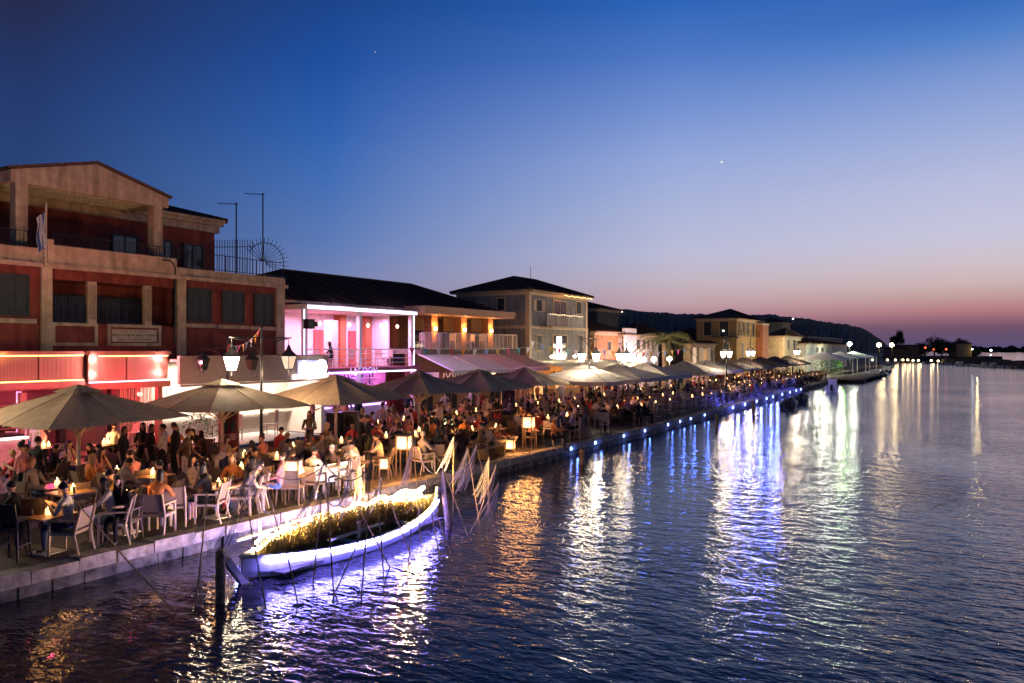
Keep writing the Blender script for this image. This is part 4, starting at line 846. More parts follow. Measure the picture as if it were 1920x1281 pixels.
# ================================================================ blue lamps on the quay edge
bl = emi('blue_led', (.22, .36, 1), 14)
sl = [29.7, 32.1, 35.35, 38.1, 41.8, 44.0, 46.1, 49.1] + [56.4, 60.1, 64.2, 68.1, 70.9, 75.2, 79.2, 82.7, 85.6]
for i, s in enumerate(sl):
    u = E(s) - .05; strong = i >= 8
    q = thing('quay_lamp', 'small round blue lamp on the quay wall, number %d counting from the near end' % (i + 1) if False else '%s blue lamp on the quay edge, %s' % (('small round', 'strong glaring')[strong], ['first by the stone bar terrace', 'second, near the striped dress', 'third in the near row', 'fourth in the near row', 'fifth in the near row', 'sixth in the near row', 'seventh in the near row', 'last of the near row', 'first of the glaring far row', 'second of the far row', 'third of the far row', 'fourth of the far row', 'fifth of the far row', 'sixth of the far row', 'seventh of the far row', 'eighth of the far row', 'last, by the moored boats'][i]), 'lamp', (s, u, -.12), group='blue lamps along the quay')
    r = .075 if not strong else .11
    o = MB().lathe([(r * 1.3, 0), (r * 1.3, .03)], n=10).obj('housing', m_black, q, False); o.rotation_euler = (math.radians(90), 0, 0); o.location = (0, .05, 0)
    o = MB().lathe([(r, 0), (r * .8, .03), (r * .3, .05)], n=10).obj('lens', bl, q, False); o.rotation_euler = (math.radians(90), 0, 0); o.location = (0, .018, 0)
    if strong: lamp(q, (s, u - .35, .05), 34, (.1, .14, 1), .08); lamp(q, (s + .8, E(s) + 1.2, .4), 26, (.06, .08, 1), .08)
    else: lamp(q, (s + .3, u - .15, -.25), 2.2, (.1, .2, 1), .04)
# ================================================================ floor lanterns on the quay edge
def floor_lantern(label, x, y, h, w_, power, rz=.5):
    t = thing('floor_lantern', label, 'lantern', (x, y, .002), rz, 'framed candle lanterns on the quay edge'); a = w_ / 2; zb = h - w_ * 1.05
    for dx in (-a, a):
        for dy in (-a, a): MB().box(dx - .02, dx + .02, dy - .02, dy + .02, 0, h).obj('leg', mat('dark_wood', (.1, .06, .035)), t, False)
    MB().box(-a - .03, a + .03, -a - .03, a + .03, h, h + .03).obj('lid', mat('dark_wood', (.1, .06, .035)), t, False)
    MB().box(-a, a, -a, a, zb - .03, zb).obj('shelf', mat('dark_wood', (.1, .06, .035)), t, False)
    pm = emi('paper_glow', (1, .52, .2), 1.5)
    for k in range(4):
        o = MB().box(-a + .025, a - .025, -a - .004, -a + .004, zb + .01, h - .01).obj('pane', pm, t, False); o.rotation_euler = (0, 0, k * math.pi / 2)
    for dx, dy in ((0, -1), (1, 0), (-1, 0), (0, 1)):
        d = bpy.data.lights.new('light', 'POINT'); d.energy = power * KL / 4; d.color = AMBER; d.shadow_soft_size = .08; o = bpy.data.objects.new('light', d); link(o, t); o.location = (dx * (a + .1), dy * (a + .1), (zb + h) / 2 - .08)
floor_lantern('tall orange candle lantern beside the taupe armchairs', 14.95, .7, 1.1, .34, 40)
floor_lantern('tall cream candle lantern behind the boat prow', 19.6, .75, 1.3, .36, 50, .3)
floor_lantern('small candle lantern standing left of the tall cream one', 18.6, .72, .72, .26, 28, .7)
floor_lantern('tall candle lantern beside the stone planter and bar stools', 27.6, .8, 1.3, .38, 50, .2)
floor_lantern('low wide candle lantern in front of the stone planter', 26.5, 1.0, .5, .32, 40, .4)
# ================================================================ boat with grass and lights
Bc = Vector((13.75, -2.45, WZ)); Bl = 6.7; brz = .05
boat = thing('rowing_boat', 'white wooden rowing boat planted with dry grass and full of fairy lights', 'boat', tuple(Bc), brz)
def bsec(t):
    h = .93 * max(0.0, math.sin(math.pi * (t * .99 + .004))) ** .78; x = -Bl / 2 + Bl * t
    top = .31 + .2 * (2 * t - 1) ** 2 + (.1 * t); keel = -.12 + .25 * abs(2 * t - 1) ** 4
    return x, h, top, keel
n = 26; hull = MB(); inner = MB(); rail = MB()
prof = [(0.0, 0.0), (.45, .04), (.78, .3), (.93, .65), (1.0, 1.0)]
def ring(t, off=0.0, side=1):
    x, h, top, keel = bsec(t); return [(x, side * max(0.01, h * a - off), keel + (top - keel) * b + (off * .5 if b < 1 else 0)) for a, b in prof]
for sd_ in (1, -1):
    for i in range(n):
        a, b = ring(i / n, 0, sd_), ring((i + 1) / n, 0, sd_); c, d = ring(i / n, .05, sd_), ring((i + 1) / n, .05, sd_)
        for k in range(4):
            hull.poly([a[k], b[k], b[k + 1], a[k + 1]], 1 if k == 0 else 0); inner.poly([c[k], c[k + 1], d[k + 1], d[k]])
    pts = [Vector((bsec(i / n)[0], sd_ * bsec(i / n)[1], bsec(i / n)[2])) for i in range(n + 1)]
    rail.tube(pts, .04, 6)
hull.obj('hull', [mat('boat_white', (.78, .78, .78), .4, .1, 5), mat('boat_blue', (.05, .08, .2), .5)], boat, False, True); inner.obj('lining', mat('boat_inside', (.2, .2, .2)), boat, False); rail.obj('rub_rail', m_white, boat, False, True)
MB().beam((-Bl / 2 + .12, 0, -.1), (-Bl / 2 - .38, 0, .55), .1, .13).obj('stem_post', mat('weathered_stem', (.5, .42, .34), .8, .3), boat, False)
MB().beam((Bl / 2 - .05, 0, -.05), (Bl / 2 + .1, 0, .8), .08, .12).obj('stern_post', mat('weathered_stem', (.5, .42, .34)), boat, False)
MB().box(-Bl / 2 + .5, Bl / 2 - .5, -.6, .6, .12, .16).obj('soil', mat('soil', (.05, .04, .03)), boat, False)
for x in (-.9, 1.1): MB().box(x - .12, x + .12, -.86, .86, .34, .37).obj('thwart', mat('thwart_blue', (.35, .45, .45)), boat, False)
MB().beam((-1.6, -.62, .52), (.3, -.55, .5), .1, .035).obj('oar', mat('oar_pale', (.6, .6, .55)), boat, False); MB().beam((-.62, -.6, .36), (-.6, -.6, .72), .05, .07).obj('oar_crutch', m_white, boat, False)
MB().beam((-2.6, .95, .55), (.2, 1.1, .62), .09, .035).obj('oar', mat('oar_pale', (.6, .6, .55)), boat, False)
for x in (-1.9, -1.1, -.4): MB().beam((x, 1.0, .45), (x, 1.0, .8), .04, .04).obj('thole_pin', m_white, boat, False)
led = emi('boat_led', (1, .78, .42), 45)
pts = [(bsec(t)[0], bsec(t)[1] - .1, bsec(t)[2] + .06 + .05 * math.sin(t * 40)) for t in [i / 60 * .86 + .07 for i in range(61)]]
MB().tube(pts, .022, 5).obj('light_rope', led, boat, False)
mb = MB(); rr = random.Random(4)
for i in range(420):
    t = .08 + .86 * (rr.random() ** .6); x, h, top, _ = bsec(t); w_ = rr.gauss(.75, .16); mb.lathe([(.004, -.016), (.016, 0), (.004, .016)], (x, min(.95, w_) * h, top + rr.uniform(-.05, .2)), 5)
mb.obj('fairy_bulbs', emi('boat_bulb', (1, .78, .42), 26), boat, False)['kind'] = 'stuff'
MB().tube([(bsec(t)[0], bsec(t)[1] - .1, bsec(t)[2] + .26 + .05 * math.sin(t * 60)) for t in [i / 40 * .42 + .53 for i in range(41)]], .05, 6).obj('light_rope', led, boat, False)
MB().tube([(bsec(t)[0], bsec(t)[1] - .08, bsec(t)[2] + .2 + .04 * math.sin(t * 50)) for t in [i / 30 * .34 + .09 for i in range(31)]], .03, 6).obj('light_rope', led, boat, False)
hs = MB()
for sd_ in (1, -1):
    hs.tube([(bsec(t)[0], sd_ * (bsec(t)[1] + .075), bsec(t)[2] - .03) for t in [i / 30 * .9 + .05 for i in range(31)]], .016, 5)
hs.obj('hull_light_strip', emi('hull_violet_led', (.2, .17, 1), 300), boat, False)
def blamp(x, y, z, p, c, r=.08):
    d = bpy.data.lights.new('light', 'POINT'); d.energy = p * KL * 1.6; d.color = c; d.shadow_soft_size = r; o = bpy.data.objects.new('light', d); link(o, boat); o.location = (x, y, z)
for t in (.12, .3, .5, .7, .88):
    x, h, top, _ = bsec(t); blamp(x, h + .45, .2, 14, (.15, .17, 1))
for t in (.2, .4, .6, .75, .86, .93): x, h, top, _ = bsec(t); blamp(x, h * .55, top + .34, 60 if t < .7 else 110, (1, .6, .22), .06)
# dry grass in the boat
mb = MB(); rr = random.Random(8)
for i in range(8000):
    t = .1 + .84 * rr.random(); x, h, top, _ = bsec(t); y = rr.uniform(-.45, .8) * h; hh = rr.uniform(.2, .56) * (.62 if y > .45 * h else 1 if y > -.2 * h else .55) * (.6 + .6 * math.sin(math.pi * t)); a = rr.uniform(0, 6.28); ln = rr.uniform(.05, .28) * hh / .3
    b0 = Vector((x, y, .16)); w_ = Vector((math.cos(a + 1.57), math.sin(a + 1.57), 0)) * .006; m1 = b0 + Vector((math.cos(a) * ln * .35, math.sin(a) * ln * .35, hh * .7 + .15)); m2 = b0 + Vector((math.cos(a) * ln, math.sin(a) * ln, hh + .13))
    mb.poly([b0 - w_, b0 + w_, m1 + w_, m1 - w_]); mb.poly([m1 - w_, m1 + w_, m2])
gr = mb.obj('dry_grass', mat('straw_grass', (.42, .31, .12), .8, .5, 30)); gr.location = tuple(Bc); gr.rotation_euler = (0, 0, brz); tag(gr, 'tufts of dry straw coloured grass filling the lit boat', 'grass', kind='stuff')
# ================================================================ mooring posts
def mpost(label, x, y, h, r, lean=(0, 0)):
    p = thing('mooring_post', label, 'post', (x, y, WZ), group='wooden posts in the water'); mw = mat('post_wood', (.34, .22, .12), .85, .4, 9, bump=.6, bscale=20)
    MB().tube([(0, 0, -.8), (lean[0] * .5, lean[1] * .5, h * .5), (lean[0], lean[1], h)], [r, r, r * .96], 10).obj('shaft', mw, p, False); MB().lathe([(r * .9, 0), (r * .5, .03)], (lean[0], lean[1], h), 10).obj('worn_top', mat('post_top', (.28, .2, .12), .9, .4, 20), p, False)
mpost('stout brown wooden post in the water before the boat', 9.45, -3.18, .9, .085); mpost('leaning wooden post in blue light behind the boat prow', 16.25, -3.35, .85, .09, (-.15, .05))
mpost('thin dark post in the water by the near blue lamps', 27.9, -1.4, .55, .1); mpost('short dark post in the water before the glaring lamps', 44.1, -2.0, .8, .1); mpost('dark post standing in the blue glare', 54.8, -1.4, .9, .1)
# ================================================================ bamboo poles hung with fishing net
m_bam = mat('bamboo', (.55, .34, .15), .6, .3, 25); m_net = mat('fishing_net', (.78, .66, .5), .9, .2, 40, alpha=.7)
poles = [((330, 1150), (135, 933), 0), ((366, 1138), (389, 921), 1), ((498, 1138), (455, 903), 2), ((545, 1075), (486, 858), 3), ((557, 1130), (534, 1025), 0), ((587, 1097), (605, 909), 1), ((626, 1118), (610, 858), 2),
         ((628, 1112), (690, 975), 0), ((677, 1125), (697, 858), 2), ((720, 1097), (706, 918), 1), ((731, 1064), (650, 910), 1), ((764, 1080), (771, 980), 0), ((773, 1048), (715, 895), 1), ((790, 1035), (775, 820), 3), ((826, 1047), (800, 903), 1), ((845, 1036), (806, 935), 0),
         ((850, 960), (851, 818), 2), ((877, 1005), (829, 873), 3), ((881, 998), (935, 905), 2), ((931, 1003), (893, 833), 3), ((900, 985), (877, 840), 2), ((915, 965), (917, 857), 3), ((893, 980), (930, 872), 2), ((655, 1000), (672, 870), 2)]
nl = ['leaning far left over the quay stones', 'beside the stout wooden post', 'left of the boat stem with long net', 'before the street lantern with long net', 'short and bare by the boat stem', 'leaning at the boat middle with short net', 'tall in front of the boat with wide net', 'thin and bare across the boat', 'tall upright near the boat middle', 'slightly leaning with thin net before the boat', 'crossing leftwards before the boat', 'short and bare by the boat side', 'crossing leftwards by the boat prow', 'tall behind the boat prow with wide net', 'at the boat prow with thin net', 'short and bare beyond the prow', 'upright behind the blue lit post', 'right of the blue lit post with wide net', 'leaning right at the end of the net group', 'leaning left with the widest net of the group', 'left of the widest net', 'upright among the hanging nets', 'leaning right among the hanging nets', 'between boat and benches with thin net']
tops = []
for i, ((bx_, by_), (tx, ty), nk) in enumerate(poles):
    gx, gy = G(bx_, by_, WZ); Yd = F * (CZ - WZ) / (by_ - HY); lean_y = RN.uniform(-.15, .15)
    X1 = (tx - CX) / F * Yd; top = (X1 * S + Yd * C, -(X1 * C - Yd * S) + CU, CZ + (HY - ty) / F * Yd)
    t = thing('net_pole', 'thin bamboo pole ' + nl[i], 'pole', (gx, gy, WZ), group='bamboo net poles round the boat')
    b0 = Vector((0, 0, 0)); t1 = Vector(top) - Vector((gx, gy, WZ)); tops.append(Vector(top))
    MB().tube([b0 - t1 * .25, b0.lerp(t1, .5) + Vector((RN.uniform(-.02, .02), RN.uniform(-.02, .02), 0)), t1], [.016, .014, .009], 6).obj('pole', m_bam, t, False)
    if nk:
        rr = random.Random(i); L = {1: .75, 2: 1.0, 3: 1.15}[nk]; side = -1 if i < 17 else rr.choice((-1, .3))
        net = MB()
        for k in range(1 + nk):
            lt = rr.uniform(.12, .5) * side; end = t1 + Vector((S * lt, -C * lt, -L * rr.uniform(.8, 1.15))) + Vector((rr.uniform(-.08, .08), rr.uniform(-.08, .08), 0)); wd = rr.uniform(.012, .04); tw = rr.uniform(-.6, .6)
            for strand in (-1, -.4, .4, 1):
                prev = None
                for m_ in range(9):
                    f = m_ / 8; sp = math.sin(min(1, f * 1.1) * 2.5) * wd * 2.2; an_ = tw + f * 1.2
                    c = t1.lerp(end, f) + Vector((S * math.cos(an_), -C * math.cos(an_), 0)) * sp * strand + Vector((rr.uniform(-.006, .006), rr.uniform(-.006, .006), -.1 * math.sin(f * 3.14)))
                    ww = Vector((S, -C, 0)) * (.0028 + .004 * math.sin(f * 3) * (strand == .4) + .0015 * f)
                    cur_ = (c - ww, c + ww)
                    if prev: net.poly([prev[0], prev[1], cur_[1], cur_[0]])
                    prev = cur_
        net.obj('net', m_net, t, False)
for i, (a, b) in enumerate(((3, 6), (6, 8), (5, 10), (9, 12), (13, 17), (17, 19))):
    p, q = tops[a] - Vector((0, 0, .12)), tops[b] - Vector((0, 0, .12)); rp = MB().tube([p.lerp(q, k / 10) - Vector((0, 0, .3 * 4 * k / 10 * (1 - k / 10))) for k in range(11)], .013, 5).obj('hanging_rope', mat('pale_rope', (.55, .45, .32), .9, .3, 60))
    tag(rp, ['pale rope sagging from the lantern side pole to the tall front pole', 'pale rope sagging between the two tallest poles by the boat', 'pale rope sagging before the middle of the boat', 'pale rope sagging above the lit end of the boat', 'pale rope sagging past the tall cream lantern', 'pale rope sagging into the widest net'][i], 'rope', 'ropes slung between the net poles')
# ================================================================ people
def head_mesh(mb, c, ry, rz_, hairstyle=None):
    """head with brow, nose, chin, ears, eyes and mouth; faces +X, pitched by ry and turned by rz_"""
    R = Matrix.Rotation(rz_, 3, 'Z') @ Matrix.Rotation(ry, 3, 'Y'); c = Vector(c)
    def put(p): return tuple(c + R @ Vector(p))
    nu, nv = 16, 12; base = len(mb.v)
    for j in range(nv + 1):
        ph = -math.pi / 2 + math.pi * j / nv
        for i in range(nu):
            th = 2 * math.pi * i / nu; x, y, z = math.cos(ph) * math.cos(th), math.cos(ph) * math.sin(th), math.sin(ph)
            X, Y, Z = x * .095, y * .076, z * .118
            if z < -.2: X *= 1 + .1 * z if x > 0 else 1 + .35 * z; Y *= 1 + .32 * z
            if x > .3:
                w_ = math.exp(-((y / .16) ** 2)) * math.exp(-(((z + .12) / .2) ** 2)); X += .02 * w_
                X += .006 * math.exp(-((z - .22) / .12) ** 2); X -= .008 * math.exp(-((abs(y) - .32) / .16) ** 2) * math.exp(-((z - .05) / .13) ** 2)
                X += .008 * math.exp(-((z + .8) / .15) ** 2)
            mb.v.append(put((X, Y, Z)))
    for j in range(nv):
        for i in range(nu): mb.f.append((base + j * nu + i, base + j * nu + (i + 1) % nu, base + (j + 1) * nu + (i + 1) % nu, base + (j + 1) * nu + i)); mb.m.append(0)
    def blob(p, r, mi):
        b = len(mb.v); n = 6
        for k, (q, h) in enumerate(((.0, -1), (.9, -.4), (.9, .4), (.0, 1))):
            for i in range(n): t = 2 * math.pi * i / n; mb.v.append(put((p[0] + r[0] * q * math.cos(t), p[1] + r[1] * q * math.sin(t), p[2] + r[2] * h)))
        for k in range(3):
            for i in range(n): mb.f.append((b + k * n + i, b + k * n + (i + 1) % n, b + (k + 1) * n + (i + 1) % n, b + (k + 1) * n + i)); mb.m.append(mi)
    for sy in (-1, 1): blob((.083, sy * .031, .008), (.009, .014, .008), 6); blob((-.005, sy * .078, -.01), (.018, .009, .03), 0)
    blob((.094, 0, -.055), (.006, .022, .006), 7)
def hair_mesh(style, c, ry, rz_):
    R = Matrix.Rotation(rz_, 3, 'Z') @ Matrix.Rotation(ry, 3, 'Y'); c = Vector(c); mb = MB(); nu, nv = 16, 9
    low = {'short': -.15, 'long': -.5, 'bun': -.2, 'cap': .15}[style]
    for j in range(nv + 1):
        f = j / nv
        for i in range(nu):
            th = 2 * math.pi * i / nu; front = math.cos(th); lo = .42 if front > .55 else low if front < 0 else low + (.42 - low) * max(0, front) / .55
            ph = math.pi / 2 - f * (math.pi / 2 - math.asin(max(-.95, min(.95, lo)))); wob = 1 + .035 * math.sin(th * 5 + j)
            p = Vector((math.cos(ph) * math.cos(th) * .104 * wob, math.cos(ph) * math.sin(th) * .086 * wob, math.sin(ph) * .13))
            mb.v.append(tuple(c + R @ p))
    for j in range(nv):
        for i in range(nu): mb.f.append((j * nu + i, (j + 1) * nu + i, (j + 1) * nu + (i + 1) % nu, j * nu + (i + 1) % nu)); mb.m.append(0)
    if style == 'long':
        b = len(mb.v); n = 11
        for j in range(6):
            f = j / 5
            for i in range(n):
                th = math.pi * (.38 + 1.24 * i / (n - 1)); r = .1 * (1 - .1 * f) + .012 * math.sin(i * 3 + j)
                p = R @ Vector((math.cos(th) * r * 1.02 - .01 * f, math.sin(th) * r * .9, 0)); mb.v.append(tuple(c + p + Vector((0, 0, .03 - f * .33)) + (R @ Vector((0, 0, 0)))))
        for j in range(5):
            for i in range(n - 1): mb.f.append((b + j * n + i, b + j * n + i + 1, b + (j + 1) * n + i + 1, b + (j + 1) * n + i)); mb.m.append(0)
    if style == 'bun': q = c + R @ Vector((-.07, 0, .12)); mb.lathe([(.01, -.05), (.05, -.02), (.05, .02), (.01, .05)], q, 8)
    return mb
def pose_mesh(name, sit, lean, arms, legs, head=(0, 0)):
    V_, E_, SEG = [], [], []
    def add(p, r): V_.append((Vector(p), r)); return len(V_) - 1
    def seg(i, j, reg): E_.append((i, j)); SEG.append((i, j, reg))
    pz = .57 if sit else .96
    Rl = Matrix.Rotation(lean, 3, 'Y'); P0 = Vector((0, 0, pz))
    def T(x, y, z): return P0 + Rl @ Vector((x, y, z))
    pel = add(P0, .135); bel = add(T(0.01, 0, .17), .122); ch = add(T(0, 0, .36), .138); up = add(T(-.01, 0, .48), .1); nk = add(T(.0, 0, .57), .055); hd = add(T(.015, 0, .66), .05)
    seg(pel, bel, 1); seg(bel, ch, 1); seg(ch, up, 1); seg(up, nk, 1); seg(nk, hd, 0)
    fingers = []
    for sy, (el, wr) in zip((1, -1), arms):
        sh = add(T(-.01, sy * .175, .475), .068); seg(up, sh, 1)
        el = Vector((el[0], sy * el[1], el[2])); wr = Vector((wr[0], sy * wr[1], wr[2])); ei = add(el, .046); wi = add(wr, .03)
        m1 = add((V_[sh][0] + el) / 2, .056); seg(sh, m1, 1); seg(m1, ei, 1); m2 = add((el + wr) / 2, .041); seg(ei, m2, 2); seg(m2, wi, 2)
        d = (wr - el).normalized(); pi_ = add(wr + d * .07, .032); seg(wi, pi_, 0); lat_ = d.cross(Vector((0, 0, 1))); lat_ = lat_.normalized() if lat_.length > .1 else Vector((0, 1, 0)); nrm = lat_.cross(d)
        for k, L in ((-1.5, .06), (-.5, .075), (.5, .08), (1.5, .07)): fingers.append([wr + d * .08 + lat_ * k * .017, wr + d * (.085 + L * .55) + lat_ * k * .019, wr + d * (.085 + L) + lat_ * k * .018 - nrm * .02])
        fingers.append([wr + d * .03 + lat_ * sy * .02, wr + d * .065 + lat_ * sy * .045, wr + d * .1 + lat_ * sy * .05])
    for sy, (kn, an, to) in zip((1, -1), legs):
        hp = add(P0 + Vector((.02 if sit else 0, sy * .09, -.03)), .1); seg(pel, hp, 3)
        kn = Vector((kn[0], sy * kn[1], kn[2])); an = Vector((an[0], sy * an[1], an[2])); to = Vector((to[0], sy * to[1], to[2]))
        m1 = add((V_[hp][0] + kn) / 2, .082); k_ = add(kn, .06); m2 = add(kn.lerp(an, .4), .054); a_ = add(an, .038); t_ = add(to, .032); hl = add(an + Vector((0.02, 0, -.035)), .038)
        seg(hp, m1, 3); seg(m1, k_, 3); seg(k_, m2, 4); seg(m2, a_, 4); seg(a_, hl, 5); seg(hl, t_, 5)
    bmk = bmesh.new(); lay = bmk.verts.layers.skin.verify(); vs = []
    for i, (p, r) in enumerate(V_): v = bmk.verts.new(p); v[lay].radius = (r, r); v[lay].use_root = (i == 0); vs.append(v)
    for a, b in E_: bmk.edges.new((vs[a], vs[b]))
    for ch_ in fingers:
        q = [bmk.verts.new(p) for p in ch_]
        for i, v in enumerate(q): v[lay].radius = (.0095 - .0015 * i,) * 2; v[lay].use_root = (i == 0)
        bmk.edges.new((q[0], q[1])); bmk.edges.new((q[1], q[2]))
    me = bpy.data.meshes.new('tmp'); bmk.to_mesh(me); bmk.free(); ob = bpy.data.objects.new('tmp', me); COL.objects.link(ob)
    sk = ob.modifiers.new('s', 'SKIN'); sk.use_smooth_shade = True; su = ob.modifiers.new('d', 'SUBSURF'); su.levels = 1; su.render_levels = 1
    em = bpy.data.meshes.new_from_object(ob.evaluated_get(bpy.context.evaluated_depsgraph_get())); bpy.data.objects.remove(ob)
    mb = MB(); mb.v = [tuple(v.co) for v in em.vertices]; mb.f = [tuple(p.vertices) for p in em.polygons]
    segs = [(V_[i][0], V_[j][0], (V_[i][1] + V_[j][1]) / 2, r) for i, j, r in SEG]
    for ch_ in fingers: segs.append((ch_[0], ch_[2], .009, 0))
    for p in em.polygons:
        c = p.center; best = (9, 0)
        for a, b, r, reg in segs:
            ab = b - a; t = max(0, min(1, (c - a).dot(ab) / max(1e-9, ab.length_squared))); dd = (c - (a + ab * t)).length - r
            if dd < best[0]: best = (dd, reg)
        mb.m.append(best[1])
    hc = T(.03, 0, .745); hc = Vector(hc); head_mesh(mb, hc, lean * .35 + head[0], head[1])
    me2 = mb.mesh(name, [mat('skin_base', (.4, .24, .17))] * 8, True)
    hairs = {st: hair_mesh(st, hc, lean * .35 + head[0], head[1]).mesh('hair', [mat('hair_base', (.02, .014, .01))], True) for st in ('short', 'long', 'bun', 'cap')}
    return me2, hairs, hc.z
SL = [((.46, .1, .54), (.44, .1, .1), (.6, .12, .04))] * 2
SLb = [((.46, .12, .54), (.34, .12, .1), (.5, .13, .04)), ((.47, .1, .55), (.5, .1, .1), (.66, .11, .04))]
SLx = [((.46, .1, .54), (.44, .1, .1), (.6, .12, .04)), ((.44, .0, .64), (.72, -.06, .36), (.84, -.05, .3))]
ST = [((.02, .1, .52), (-.02, .1, .1), (.14, .12, .04))] * 2
POSE = {
 'table': pose_mesh('seated_body', True, .14, [((.2, .27, .8), (.44, .14, .82)), ((.18, .28, .8), (.42, .16, .82))], SL),
 'relax': pose_mesh('seated_body', True, -.14, [((.0, .29, .8), (.24, .24, .73)), ((.02, .28, .79), (.25, .2, .72))], SLb),
 'phone': pose_mesh('seated_body', True, .1, [((.14, .25, .8), (.36, .07, .98)), ((.14, .25, .8), (.37, .07, .99))], SL, (.3, 0)),
 'chin': pose_mesh('seated_body', True, .22, [((.3, .2, .82), (.27, .07, 1.1)), ((.25, .27, .8), (.46, .1, .82))], SL, (0, .2)),
 'lean': pose_mesh('seated_body', True, .5, [((.42, .27, .74), (.64, .12, .74)), ((.4, .27, .72), (.6, .1, .66))], SLb, (.1, 0)),
 'crossed': pose_mesh('seated_body', True, -.08, [((.04, .29, .8), (.28, .16, .74)), ((.12, .27, .82), (.34, .12, .86))], SLx, (0, .3)),
 'stand': pose_mesh('standing_body', False, .0, [((-.02, .24, 1.14), (.04, .25, .88)), ((-.02, .24, 1.14), (.05, .25, .88))], ST),
 'folded': pose_mesh('standing_body', False, -.03, [((.02, .26, 1.14), (.25, .03, 1.2)), ((.03, .26, 1.14), (.24, .02, 1.16))], ST, (0, .25)),
 'drink': pose_mesh('standing_body', False, .03, [((.05, .25, 1.14), (.3, .16, 1.25)), ((-.02, .25, 1.14), (.04, .26, .88))], [((.05, .1, .52), (.0, .1, .1), (.16, .12, .04)), ((-.03, .12, .52), (-.1, .13, .1), (.05, .16, .04))], (0, -.2)),
 'walk': pose_mesh('walking_body', False, .06, [((.08, .25, 1.14), (.28, .22, 1.02)), ((-.14, .25, 1.15), (-.12, .26, .9))], [((.2, .09, .55), (.16, .09, .12), (.32, .1, .05)), ((-.02, .1, .5), (-.34, .1, .18), (-.22, .1, .08))]),
}
PAL = {'white': (.62, .53, .44), 'grey': (.25, .21, .18), 'black': (.015, .015, .017), 'navy': (.02, .03, .08), 'beige': (.5, .4, .28), 'orange': (.5, .18, .05), 'pink': (.5, .2, .2), 'red': (.4, .04, .04), 'teal': (.06, .2, .2), 'mint': (.45, .6, .5), 'brown': (.12, .07, .04), 'blue': (.08, .14, .35), 'olive': (.1, .1, .05), 'lilac': (.45, .35, .5), 'denim': (.06, .09, .16)}
def cl(c): return mat('cloth_' + c, PAL[c], .85, .15, 14, bump=.1, bscale=20)
SK = [mat('skin_light', (.5, .3, .21), .5, .06), mat('skin_tan', (.36, .2, .13), .5, .06), mat('skin_deep', (.22, .12, .08), .5, .06)]
HC = {'dark': mat('hair_dark', (.012, .009, .008), .5), 'brown': mat('hair_brown', (.05, .025, .012), .5), 'blond': mat('hair_blond', (.3, .18, .07), .5), 'grey': mat('hair_grey', (.3, .29, .28), .6), 'cap': mat('cap_white', (.5, .5, .5), .8)}
EYE = mat('eye_dark', (.02, .015, .012), .2); LIP = mat('lip', (.3, .1, .08), .5)
def person(label, x, y, ang, pose, top, bottom, hair='short', hc='dark', sk=0, sleeve=False, shorts=False, k=1.0, z=0.0, group=None, h=True):
    me, hairs, _ = POSE[pose]; r = thing('person', label, 'person', (x, y, z), ang, group); r.scale = (k, k, k)
    b = bpy.data.objects.new('body', me); link(b, r)
    skm = SK[sk]; ms = [skm, cl(top), cl(top) if sleeve else skm, cl(bottom), skm if shorts else cl(bottom), mat('shoe', (.1, .09, .08)), EYE, LIP]
    for i, mm in enumerate(ms): b.material_slots[i].link = 'OBJECT'; b.material_slots[i].material = mm
    hm = bpy.data.objects.new('hair', hairs[hair]); link(hm, r); hm.material_slots[0].link = 'OBJECT'; hm.material_slots[0].material = HC[hc]
    return r
AL, AR, AC, AB = TH + math.pi / 2, TH - math.pi / 2, TH + math.pi, TH     # facing left / right / camera / away, as seen from the bridge
# ================================================================ furniture
def arm_chair(name='armchair', fr=None, fab=None):
    fr = fr or mat('cream_frame', (.5, .37, .26), .5, .08); fab = fab or mat('taupe_weave', (.26, .19, .13), .9, .2, 60)
    r = thing(name, '', 'chair')
    MB().box(-.24, .26, -.26, .26, .4, .46).obj('seat', fab, r, False)
    MB().hexa([(-.24, -.26, .5), (-.2, -.26, .5), (-.2, .26, .5), (-.24, .26, .5), (-.35, -.25, .9), (-.32, -.25, .9), (-.32, .25, .9), (-.35, .25, .9)]).obj('backrest', fab, r, False)
    for sy in (-1, 1):
        MB().beam((.25, sy * .29, 0), (.23, sy * .29, .66), .035, .045).obj('leg', fr, r, False); MB().tube([(-.34, sy * .29, 0), (-.25, sy * .29, .4), (-.37, sy * .27, .92)], .022, 6).obj('leg', fr, r, False)
        MB().beam((.26, sy * .29, .67), (-.3, sy * .29, .67), .05, .03).obj('armrest', fr, r, False); MB().beam((.24, sy * .285, .42), (-.26, sy * .285, .42), .03, .05).obj('side_rail', fr, r, False)
    return r
def high_stool(name='bar_stool', c=(.5, .4, .3), h=.72, back=.25):
    fr = mat('stool_frame_%d' % int(c[0] * 100), c, .6, .15); r = thing(name, '', 'stool')
    MB().box(-.19, .19, -.19, .19, h, h + .05).obj('seat', fr, r, False)
    for dx in (-1, 1):
        for dy in (-1, 1): MB().beam((dx * .22, dy * .22, 0), (dx * .16, dy * .16, h), .035, .035).obj('leg', fr, r, False)
    for dy in (-1, 1): MB().beam((-.2, dy * .2, .28), (.2, dy * .2, .28), .025, .025).obj('foot_rail', fr, r, False)
    if back: MB().hexa([(-.19, -.18, h + .05), (-.16, -.18, h + .05), (-.16, .18, h + .05), (-.19, .18, h + .05), (-.25, -.18, h + .05 + back), (-.22, -.18, h + .05 + back), (-.22, .18, h + .05 + back), (-.25, .18, h + .05 + back)]).obj('backrest', fr, r, False)
    return r
